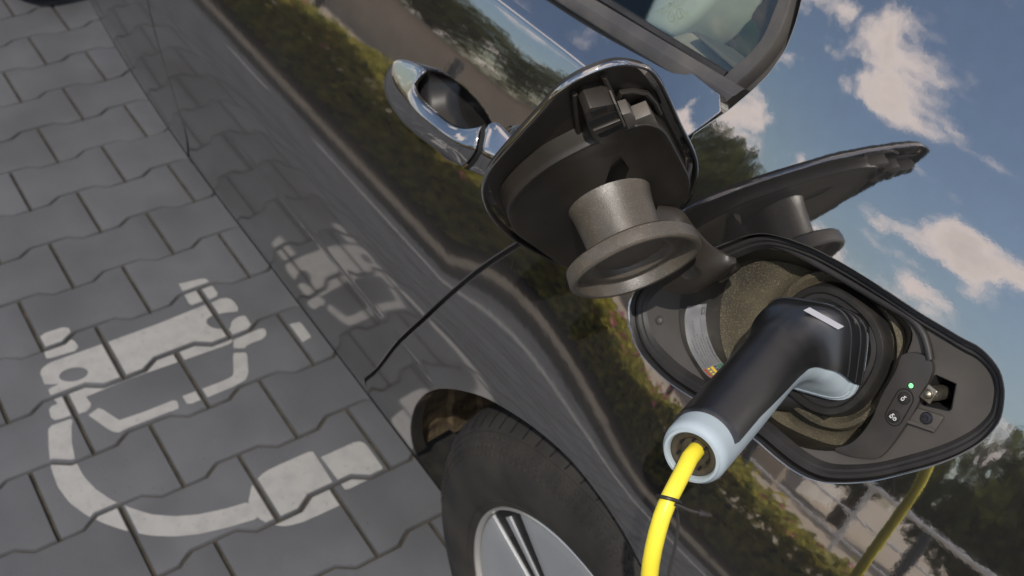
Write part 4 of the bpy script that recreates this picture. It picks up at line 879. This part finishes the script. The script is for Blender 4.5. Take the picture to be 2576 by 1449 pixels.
# ------------------------------------------------------------------ plug, cable, tie
E3 = at_depth([(1740, 1146)], .800)[0]
Kb = K3(.034)
head_dir = PN
Bp = Kb + PN * .088
Bq = at_depth([(1990, 874)], depth(Kb + PN * .062))[0]
dK = lambda h: depth(Kb + PN * h)
axis = catmull([E3, E3 * .6 + at_depth([(1962, 893)], dK(.078))[0] * .4, at_depth([(1962, 893)], dK(.078))[0], at_depth([(2016, 866)], dK(.054))[0], Kb + PN * .020, Kb - PN * .004], 16, False)
axis = resample(axis, .0022, False); nA = len(axis)
arc = np.arange(nA) * .0022; Ltot = arc[-1]
Tg = np.gradient(axis, axis=0); Tg /= np.linalg.norm(Tg, axis=1)[:, None]
Th = (Bq - E3) / np.linalg.norm(Bq - E3); Tk = Th * .50 - PN * .50; Tk /= np.linalg.norm(Tk); hf_ = smst((arc - (Ltot - .100)) / .070)[:, None]; Tg = Th * (1 - hf_) + Tk * hf_; Tg /= np.linalg.norm(Tg, axis=1)[:, None]
img_n = CAM_R * .753 - CAM_U * .659; G0 = img_n * math.cos(math.radians(25)) + CAM_F * math.sin(math.radians(25))
G1 = -PEX * .38 - PEY * .92
headf = smst((arc - (Ltot - .100)) / .065)
rad = np.interp(arc, [0, .002, .006, .05, Ltot - .115, Ltot - .095, Ltot - .078, Ltot - .058, Ltot - .04, Ltot - .022, Ltot], [.0216, .0234, .0246, .0250, .0256, .0266, .0284, .0320, .0366, .0398, .0405])
def psec(i, dr=0., tlist=None, sq=True):
    gdir = G0 * (1 - headf[i]) + G1 * headf[i]; gdir = gdir - Tg[i] * (gdir @ Tg[i]); gdir /= np.linalg.norm(gdir); side = np.cross(Tg[i], gdir)
    t = tlist if tlist is not None else np.linspace(0, 2 * math.pi, 57)[:-1]
    p = 2 + 2.0 * headf[i]; c, s_ = np.cos(t), np.sin(t); r = (rad[i] + dr) / (abs(c) ** p + abs(s_) ** p) ** (1 / p)
    wdt = 1 + .02 * headf[i]
    return axis[i] + np.outer(r * c, gdir) + np.outer(r * s_ * wdt, side)           # t = 0 is the middle of the grey underside
plug = empty('charging_plug', tuple(E3), 'black and pale blue charging plug inserted in the car charge port', 'plug'); plug.location = (0, 0, 0)
# grey body with grooves next to the collar
rings = []
for i in range(nA):
    dr = 0
    d_end = Ltot - arc[i]
    for g0 in (.0200, .0260, .0320): dr += .0013 * math.exp(-((d_end - g0) / .0011) ** 2)
    rings.append(psec(i, dr))
lowr = MB().loft(rings).build('lower_shell', PLUGG, plug)
# black shell over the back
cut = lambda d: np.interp(d, [0, .012, .03, .05, .07, .10, .15, .2], [1.15, 1.15, 1.10, 1.04, .98, .98, 1.10, 1.25])
rings = []
i0 = int(.020 / .0022); i1 = nA - int(.010 / .0022)
for i in range(i0, i1):
    d_end = Ltot - arc[i]; a = cut(d_end); t = np.linspace(a, 2 * math.pi - a, 40)
    step = .0008 + .0017 * float(smst((d_end - .0215) / .0022)) + .0016 * float(smst((d_end - .039) / .0022)) - .0020 * float(smst((d_end - .055) / .03))
    fr = smst((i - i0 + .5) / 2.5); rings.append(psec(i, step * fr - .0003 * (1 - fr), t))
rings = [[r[0] + (r[20] - r[0]) * .04] + list(r) + [r[-1] + (r[20] - r[-1]) * .04] for r in rings]
rings = [[p + (np.mean(rings[0], 0) - p) * .05 for p in rings[0]]] + rings + [[p + (np.mean(rings[-1], 0) - p) * .06 for p in rings[-1]]]
ups = MB().loft(rings, False).build('upper_shell', PLUGB, plug)
for d_, m, par, rr_, tl in ((.0235, PLUGB, ups, .0008, None), (.0330, PLUGB, ups, .0008, None), (.0485, PLUGB, ups, .0007, None), (.0195, PLUGG, lowr, .0010, .82), (.0255, PLUGG, lowr, .0010, .82), (.0315, PLUGG, lowr, .0010, .82)):
    i = int(np.argmin(abs(Ltot - arc - d_))); a = cut(Ltot - arc[i])
    st_ = .0008 + .0017 * float(smst((d_ - .0215) / .0022)) + .0016 * float(smst((d_ - .039) / .0022)) - .0020 * float(smst((d_ - .055) / .03))
    t = np.linspace(a + .03, 2 * math.pi - a - .03, 48) if tl is None else np.linspace(-a * tl, a * tl, 30)
    MB().tube(psec(i, (st_ if tl is None else .0) + .0002, t), rr_, 8).build('grip_ridge' if tl is None else 'collar_ridge', m, par)
# end face, gland and collar
gE = psec(0, 0); cE = axis[0]
MB().loft([psec(1, -.0009), [p + (cE - p) * .03 - Tg[0] * .0012 for p in gE], [p + (cE - p) * .12 - Tg[0] * .0014 for p in gE], [p + (cE - p) * .17 for p in gE], [p + (cE - p) * .18 + Tg[0] * .008 for p in gE]]).build('end_rim', PLUGG, plug)
MB().lathe(axis[0] + Tg[0] * .003, -Tg[0], [(.0182, -.006), (.0182, .000), (.0160, .0014), (.0130, .0002), (.0108, -.004), (.0065, -.004), (.0060, -.012)], 40).build('cable_gland', noisy(mat('brown black gland', (.03, .026, .018), .6), (.055, .046, .03), 60), plug)
for k in range(7):
    a = k * .9; u = np.cross(Tg[0], (0, 0, 1.)); u /= np.linalg.norm(u); v_ = np.cross(Tg[0], u)
    MB().lathe(axis[0] + Tg[0] * .0035 + (u * math.cos(a) + v_ * math.sin(a)) * .0118, -Tg[0], [(.0012, -.002), (.0012, .0018), (.0001, .002)], 8).build('gland_notch', DARK, plug)
MB().loft([to3(oval(K2, .0460, .0460, p=2.6), .040), to3(oval(K2, .0462, .0462, p=2.6), .0255), to3(oval(K2, .0452, .0452, p=2.6), .0240), to3(oval(K2, .0420, .0420, p=2.6), .0236), to3(oval(K2, .039, .039, p=2.6), .0262)]).build('collar', RUBBER, plug)
tu = bvh(ups)
lab_px = [(697, 588), (750, 562), (1038, 722), (988, 748)]
q_ = [(1811.2 + .301 * a, 603.7 + .301 * b) for a, b in lab_px]; q_ = np.array(q_); nb = 9
grid_ = [q_[0] * (1 - u) * (1 - v_) + q_[1] * (1 - u) * v_ + q_[3] * u * (1 - v_) + q_[2] * u * v_ for v_ in (0, .5, 1) for u in np.linspace(0, 1, nb)]
gp_ = cast(tu, grid_, .0); gc_ = gp_.mean(0); gn_ = np.linalg.svd(gp_ - gc_)[2][2]; gn_ *= np.sign(gn_ @ (CAM - gc_)); gp_ = on_plane(np.array(grid_), gc_ + gn_ * (max(0, float(((gp_ - gc_) @ gn_).max())) + .0005), gn_); new_obj('label_window', gp_, [(r_ * nb + j, r_ * nb + j + 1, (r_ + 1) * nb + j + 1, (r_ + 1) * nb + j) for r_ in range(2) for j in range(nb - 1)], LABELW, plug)

cab_px = [(1735, 1152, None), (1724, 1178, None), (1712, 1200, .788), (1690, 1240, .780), (1671, 1283, .778), (1654, 1338, .780), (1641, 1396, .786), (1633, 1455, .796), (1630, 1540, .815)]
cp = [axis[0] + Tg[0] * .02, axis[0] - Tg[0] * .002] + [at_depth([c[:2]], c[2])[0] for c in cab_px[2:]]
last = cp[-1]; cp += [last + np.array([-.005, .02, -.16]), last + np.array([-.03, .05, -.36]), np.array([last[0] - .10, last[1] + .10, .16]), np.array([last[0] - .22, last[1] + .15, .035]), np.array([last[0] - .45, last[1] + .22, .008]), np.array([last[0] - 1.2, last[1] + .45, .008]), np.array([last[0] - 2.6, last[1] + 1.0, .008])]
cpath = resample(catmull(cp, 10, False), .012, False)
for _ in range(60):
    k_ = np.linspace(0, 1, len(cpath))[:, None]; sm2 = cpath.copy(); sm2[1:-1] = (cpath[:-2] + cpath[1:-1] * 2 + cpath[2:]) / 4; m2 = smst((k_ - .07) / .05); cpath = cpath * (1 - m2) + sm2 * m2
cable = MB().tube(cpath, .0062, 24).build('charging_cable', YEL)
tag(cable, 'bright yellow charging cable hanging from the plug in front of the wheel', 'cable')
# cable tie
tie = empty('cable_tie', tuple(cp[3]), 'thin black cable tie looped round the yellow charging cable', 'cable tie'); tie.location = (0, 0, 0)
ii = int(np.argmin([np.linalg.norm(project([p])[0] - np.array([1690, 1240])) for p in cpath])); tc_ = cpath[ii]; tt_ = cpath[ii + 1] - cpath[ii - 1]; tt_ /= np.linalg.norm(tt_)
tdir = CAM_R * .93 - CAM_U * .36; tdir -= tt_ * (tdir @ tt_) * .55; tdir /= np.linalg.norm(tdir)
tb = np.cross(tt_, tdir); tb /= np.linalg.norm(tb)
MB().tube([tc_ + .0080 * (tdir * math.cos(t) + tb * math.sin(t)) - tt_ * .0012 * math.cos(t) for t in np.linspace(0, 6.2832, 33)], .0014, 8, False).build('loop', TIE, tie)
tl = catmull(at_depth([(1697, 1268), (1712, 1274), (1735, 1284), (1762, 1291)], .772), 5, False); MB().tube(tl, .0013, 8).build('tail', TIE, tie)
t0, t1 = at_depth([(1762, 1291)], .772)[0], at_depth([(1794, 1299)], .772)[0]; ta_ = (t1 - t0) / np.linalg.norm(t1 - t0); MB().lathe(t0 - ta_ * .0012, ta_, [(.0001, 0), (.0028, 0), (.0027, .0012), (.0014, .0085), (.0009, .0092), (.0001, .0092)], 16).build('arrow_tip', TIE, tie)
sp_ = catmull(np.vstack([at_depth([(1696, 1266), (1704, 1290), (1705, 1330), (1697, 1380), (1686, 1425), (1676, 1480)], .84)]), 5, False); MB().tube(sp_, .0014, 6).build('tail_reflection', TIE, tie)  # thin dark strand modelled in place of a strap tail's reflection

# ------------------------------------------------------------------ surroundings that the paint mirrors
def leaf_cloud(pts, size, nrm_up=.3, jit=1.):
    n = len(pts); d = rng.normal(0, 1, (n, 3)); d[:, 2] = abs(d[:, 2]) + nrm_up; d /= np.linalg.norm(d, axis=1)[:, None]
    a = np.cross(d, rng.normal(0, 1, (n, 3))); a /= np.linalg.norm(a, axis=1)[:, None]; b = np.cross(d, a)
    L = size * rng.uniform(.6, 1.35, n)[:, None]; W_ = L * rng.uniform(.38, .6, (n, 1))
    V = np.stack([pts - a * L, pts + b * W_ + d * L * .12, pts + a * L, pts - b * W_ + d * L * .12], 1).reshape(-1, 3)
    Fq = np.arange(4 * n).reshape(n, 4); return V, Fq
def np_mesh(name, V, Fq, m, parent=None):
    me = bpy.data.meshes.new(name); me.vertices.add(len(V)); me.vertices.foreach_set('co', V.astype(np.float32).ravel())
    k = Fq.shape[1]; me.loops.add(Fq.size); me.loops.foreach_set('vertex_index', Fq.astype(np.int32).ravel()); me.polygons.add(len(Fq))
    me.polygons.foreach_set('loop_start', np.arange(len(Fq), dtype=np.int32) * k); me.update(calc_edges=True); me.validate(); me.materials.append(m)
    o = bpy.data.objects.new(name, me); COL.objects.link(o); o.parent = parent; return o
def leafmat(name, c1, c2, sc_=3.):
    m = mat(name, c1, .6, spec=.3); noisy(m, c2, sc_, .35, .65, 5, coord='Object')
    t = m.node_tree; b = t.nodes['Principled BSDF']; tl_ = t.nodes.new('ShaderNodeBsdfTranslucent'); mx = t.nodes.new('ShaderNodeMixShader'); mx.inputs[0].default_value = .55
    t.links.new(b.inputs['Base Color'].links[0].from_socket, tl_.inputs[0]); t.links.new(b.outputs[0], mx.inputs[1]); t.links.new(tl_.outputs[0], mx.inputs[2])
    t.links.new(mx.outputs[0], t.nodes['Material Output'].inputs[0]); return m
# kerb, planting bed, white bay line
kerb = empty('kerb'); tag(kerb, kind='structure'); KM = noisy(mat('brown grey kerb stone', (.14, .118, .093), .85), (.105, .09, .072), 6, .35, .7)
for k in range(13):
    o = MB().box((-2.95 + k * 1.0 + .006, 1.455, -.05), (-2.95 + (k + 1) * 1.0 - .006, 1.60, .075)).build('kerb_stone', KM, kerb); bevel(o, .012, 2)
bed = MB().box((-3, 1.605, -.058), (10, 2.9, .02)).build('planting_bed', noisy(mat('dark bark mulch', (.030, .022, .015), .95), (.055, .040, .026), 25, .4, .65, bump=.8, bscale=60, bdist=.02), smooth=False); tag(bed, kind='structure')
bl = empty('bay_line', (0, 0, 0), 'white painted parking bay line at the far edge of the paving', 'road marking')
for x0, x1 in ((.4, 3.5), (3.95, 4.35), (5.2, 8.8)): MB().box((x0, 1.16, .0012), (x1, 1.215, .0030)).build('line_segment', PAINTW, bl, smooth=False)
# hedge
hedge = empty('hedge', (4, 2.25, 0), 'low clipped green hedge with pink flowers along the parking bay', 'hedge'); hedge.location = (0, 0, 0)
nL = 34000; hx = rng.uniform(-3, 9.5, nL); u = rng.uniform(0, 1, nL); side = rng.uniform(0, 1, nL)
hh = .45 + .05 * np.sin(hx * 1.7) + .05 * np.sin(hx * 4.3 + 1) + rng.normal(0, .03, nL)
top_m = side < .5; hy = np.where(top_m, rng.uniform(1.92, 2.45, nL), np.where(side < .85, 1.92 + abs(rng.normal(0, .05, nL)), 2.45 - abs(rng.normal(0, .05, nL)))); hz = np.where(top_m, hh - abs(rng.normal(0, .04, nL)), .05 + u * (hh - .05))
Vh, Fh = leaf_cloud(np.stack([hx, hy, hz], 1), .038); LM = leafmat('hedge leaf', (.17, .19, .032), (.54, .45, .09), 14.)
np_mesh('foliage', Vh, Fh, LM, hedge)
hc_ = MB()
for x in np.arange(-2.9, 9.4, .4): hc_.tube([(x, 2.2, 0), (x + .05, 2.15, .2), (x - .08, 2.2, .33)], [.012, .008, .004], 5)
o = hc_.build('stems', mat('hedge wood', (.05, .035, .02), .9), hedge); o['kind'] = 'stuff'
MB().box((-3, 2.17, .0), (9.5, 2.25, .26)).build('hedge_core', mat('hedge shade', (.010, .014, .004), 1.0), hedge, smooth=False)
nf = 420; fp_ = np.stack([rng.uniform(-3, 9.5, nf), rng.uniform(1.9, 2.45, nf), .43 + rng.normal(0, .05, nf)], 1)
fp_ = np.repeat(fp_, 5, 0) + rng.normal(0, .014, (nf * 5, 3)); Vf, Ff = leaf_cloud(fp_, .020); o = np_mesh('flowers', Vf, Ff, mat('pink petals', (.42, .07, .13), .6), hedge); o['kind'] = 'stuff'
# garden wall, posts, railing
gw = empty('garden_wall', (6, 7.5, 0), 'long beige rendered garden wall behind the hedge', 'wall'); gw.location = (0, 0, 0)
BW = noisy(mat('beige render', (.46, .38, .29), .9), (.40, .33, .25), 2, .4, .65)
MB().box((2.6, 7.4, -.06), (22, 7.62, 1.05)).build('wall_body', BW, gw, smooth=False)
for k in range(16): o = MB().box((2.6 + k * 1.2125 + .004, 7.36, 1.05), (2.6 + (k + 1) * 1.2125 - .004, 7.66, 1.11)).build('coping_stone', noisy(mat('coping', (.33, .29, .24), .9), (.28, .25, .2), 4), gw)
PM = mat('dark steel post', (.035, .033, .032), .5)
def post(x, y, h, lab):
    e = empty('steel_post', (x, y, 0), lab, 'post', 'dark steel posts beyond the hedge')
    MB().lathe((0, 0, -.06), (0, 0, 1), [(.045, 0), (.045, h), (.030, h + .03), (.0001, h + .035)], 16).build('shaft', PM, e); MB().lathe((0, 0, 0), (0, 0, 1), [(.075, 0), (.075, .02), (.05, .03)], 16).build('foot', PM, e)
plabs = ['nearest', 'second', 'third', 'fourth', 'fifth', 'sixth', 'seventh', 'last']
for k, x in enumerate((.6, 2.0, 3.1, 4.0, 5.2, 6.3, 8.2, 10.5)): post(x, 4.1 + .03 * k, 1.02, 'dark steel post mirrored in the car paint, %s in its row' % plabs[k])
rl = empty('white_railing', (-1, 5.6, 0), 'white painted railing mirrored under the charge port', 'railing'); rl.location = (0, 0, 0)
WR = noisy(mat('white gloss railing', (.72, .70, .67), .35), (.62, .60, .57), 6)
for z in (1.02, .62, .25): MB().tube([(-7, 5.6, z), (2.5, 5.6, z)], .035 if z > 1 else .022, 10).build('rail', WR, rl)
for k in range(9): MB().tube([(-7 + k * 1.1875, 5.6, -.05), (-7 + k * 1.1875, 5.6, 1.05)], .028, 10).build('railing_post', WR, rl)
# white garage with dark openings
hs = empty('white_house', (-1, 10, 0), 'white rendered house with dark windows behind the railing', 'house'); hs.location = (0, 0, 0)
WH = noisy(mat('white render', (.66, .63, .58), .9), (.58, .55, .50), 1.5)
MB().box((3.0, 10.2, -.06), (6.2, 13, 1.95)).build('wall', WH, hs, smooth=False)
MB().prism([(2.7, 10.0, 1.951), (6.5, 10.0, 1.951), (6.5, 10.0, 2.07), (2.7, 10.0, 2.07)], (0, 3.3, .12)).build('roof', mat('dark roof edge', (.05, .045, .04), .8), hs, smooth=False)
WD = mat('dark window pane', (.012, .014, .016), .08)
for x0, x1, z0, z1 in ((3.4, 4.3, .6, 1.6), (4.8, 5.7, 0, 1.7)):
    f_ = MB().box((x0 - .06, 10.17, z0 - .06), (x1 + .06, 10.2, z1 + .06)).build('window_surround', mat('grey frame', (.25, .25, .25), .6), hs, smooth=False)
    MB().box((x0, 10.155, z0), (x1, 10.165, z1)).build('pane', WD, f_, smooth=False)
# trees
def tree(x, y, h, r, lab, c1, c2, nL=7000):
    e = empty('leafy_tree', (x, y, 0), lab, 'tree', 'trees behind the garden wall')
    th = h * .34; MB().tube([(0, 0, -.06), (.03, .02, th * .6), (-.04, .05, th), (.02, 0, h * .75)], [.16, .12, .10, .04], 10).build('trunk', mat('bark', (.06, .045, .03), .9), e)
    br = MB()
    for k in range(6):
        a = k * 1.05 + x; br.tube([(0, 0, th * (.8 + .05 * k)), (math.cos(a) * r * .45, math.sin(a) * r * .45, th + (h - th) * .35), (math.cos(a) * r * .8, math.sin(a) * r * .8, th + (h - th) * .55)], [.06, .035, .012], 6)
    br.build('limbs', mat('bark', (.06, .045, .03), .9), e)
    nb = 26; cb = rng.normal(0, 1, (nb, 3)); cb /= np.linalg.norm(cb, axis=1)[:, None]; cb *= rng.uniform(.35, .95, (nb, 1)) * np.array([r, r, (h - th) * .5]); cb[:, 2] += th + (h - th) * .5
    idx = rng.integers(0, nb, nL); dd = rng.normal(0, 1, (nL, 3)); dd /= np.linalg.norm(dd, axis=1)[:, None]
    P = cb[idx] + dd * (rng.uniform(.3, 1, (nL, 1)) ** .5) * r * .38
    Vt, Ft = leaf_cloud(P, .085); np_mesh('crown', Vt, Ft, leafmat('tree leaf', c1, c2, 1.2), e)
TR = [(7.6, 12.5, 3.4, 1.5, 'dark green tree behind the garden wall near the white house'), (9.5, 11, 3.0, 1.6, 'broad dark tree behind the middle of the garden wall'), (12.5, 12.5, 3.9, 1.9, 'tall dark tree rising over the garden wall'),
      (16, 12, 3.5, 2.0, 'wide tree at the end of the garden wall'), (20, 14, 4.5, 2.3, 'distant tall tree past the end of the garden wall'), (-2.6, 8.4, 2.0, 1.1, 'small round tree beside the white railing'), (-5.5, 9.5, 2.4, 1.5, 'bushy tree behind the end of the white railing'), (2.1, 9.6, 2.2, 1.0, 'slim tree at the corner of the white house'), (.3, 9.0, 2.2, 1.1, 'full green tree right behind the white railing'), (-9, 11, 3.8, 2.1, 'large tree far behind the white railing')]
for k, (x, y, h, r, lab) in enumerate(TR): tree(x, y, h, r, lab, (.045, .060, .014), (.11, .115, .026))
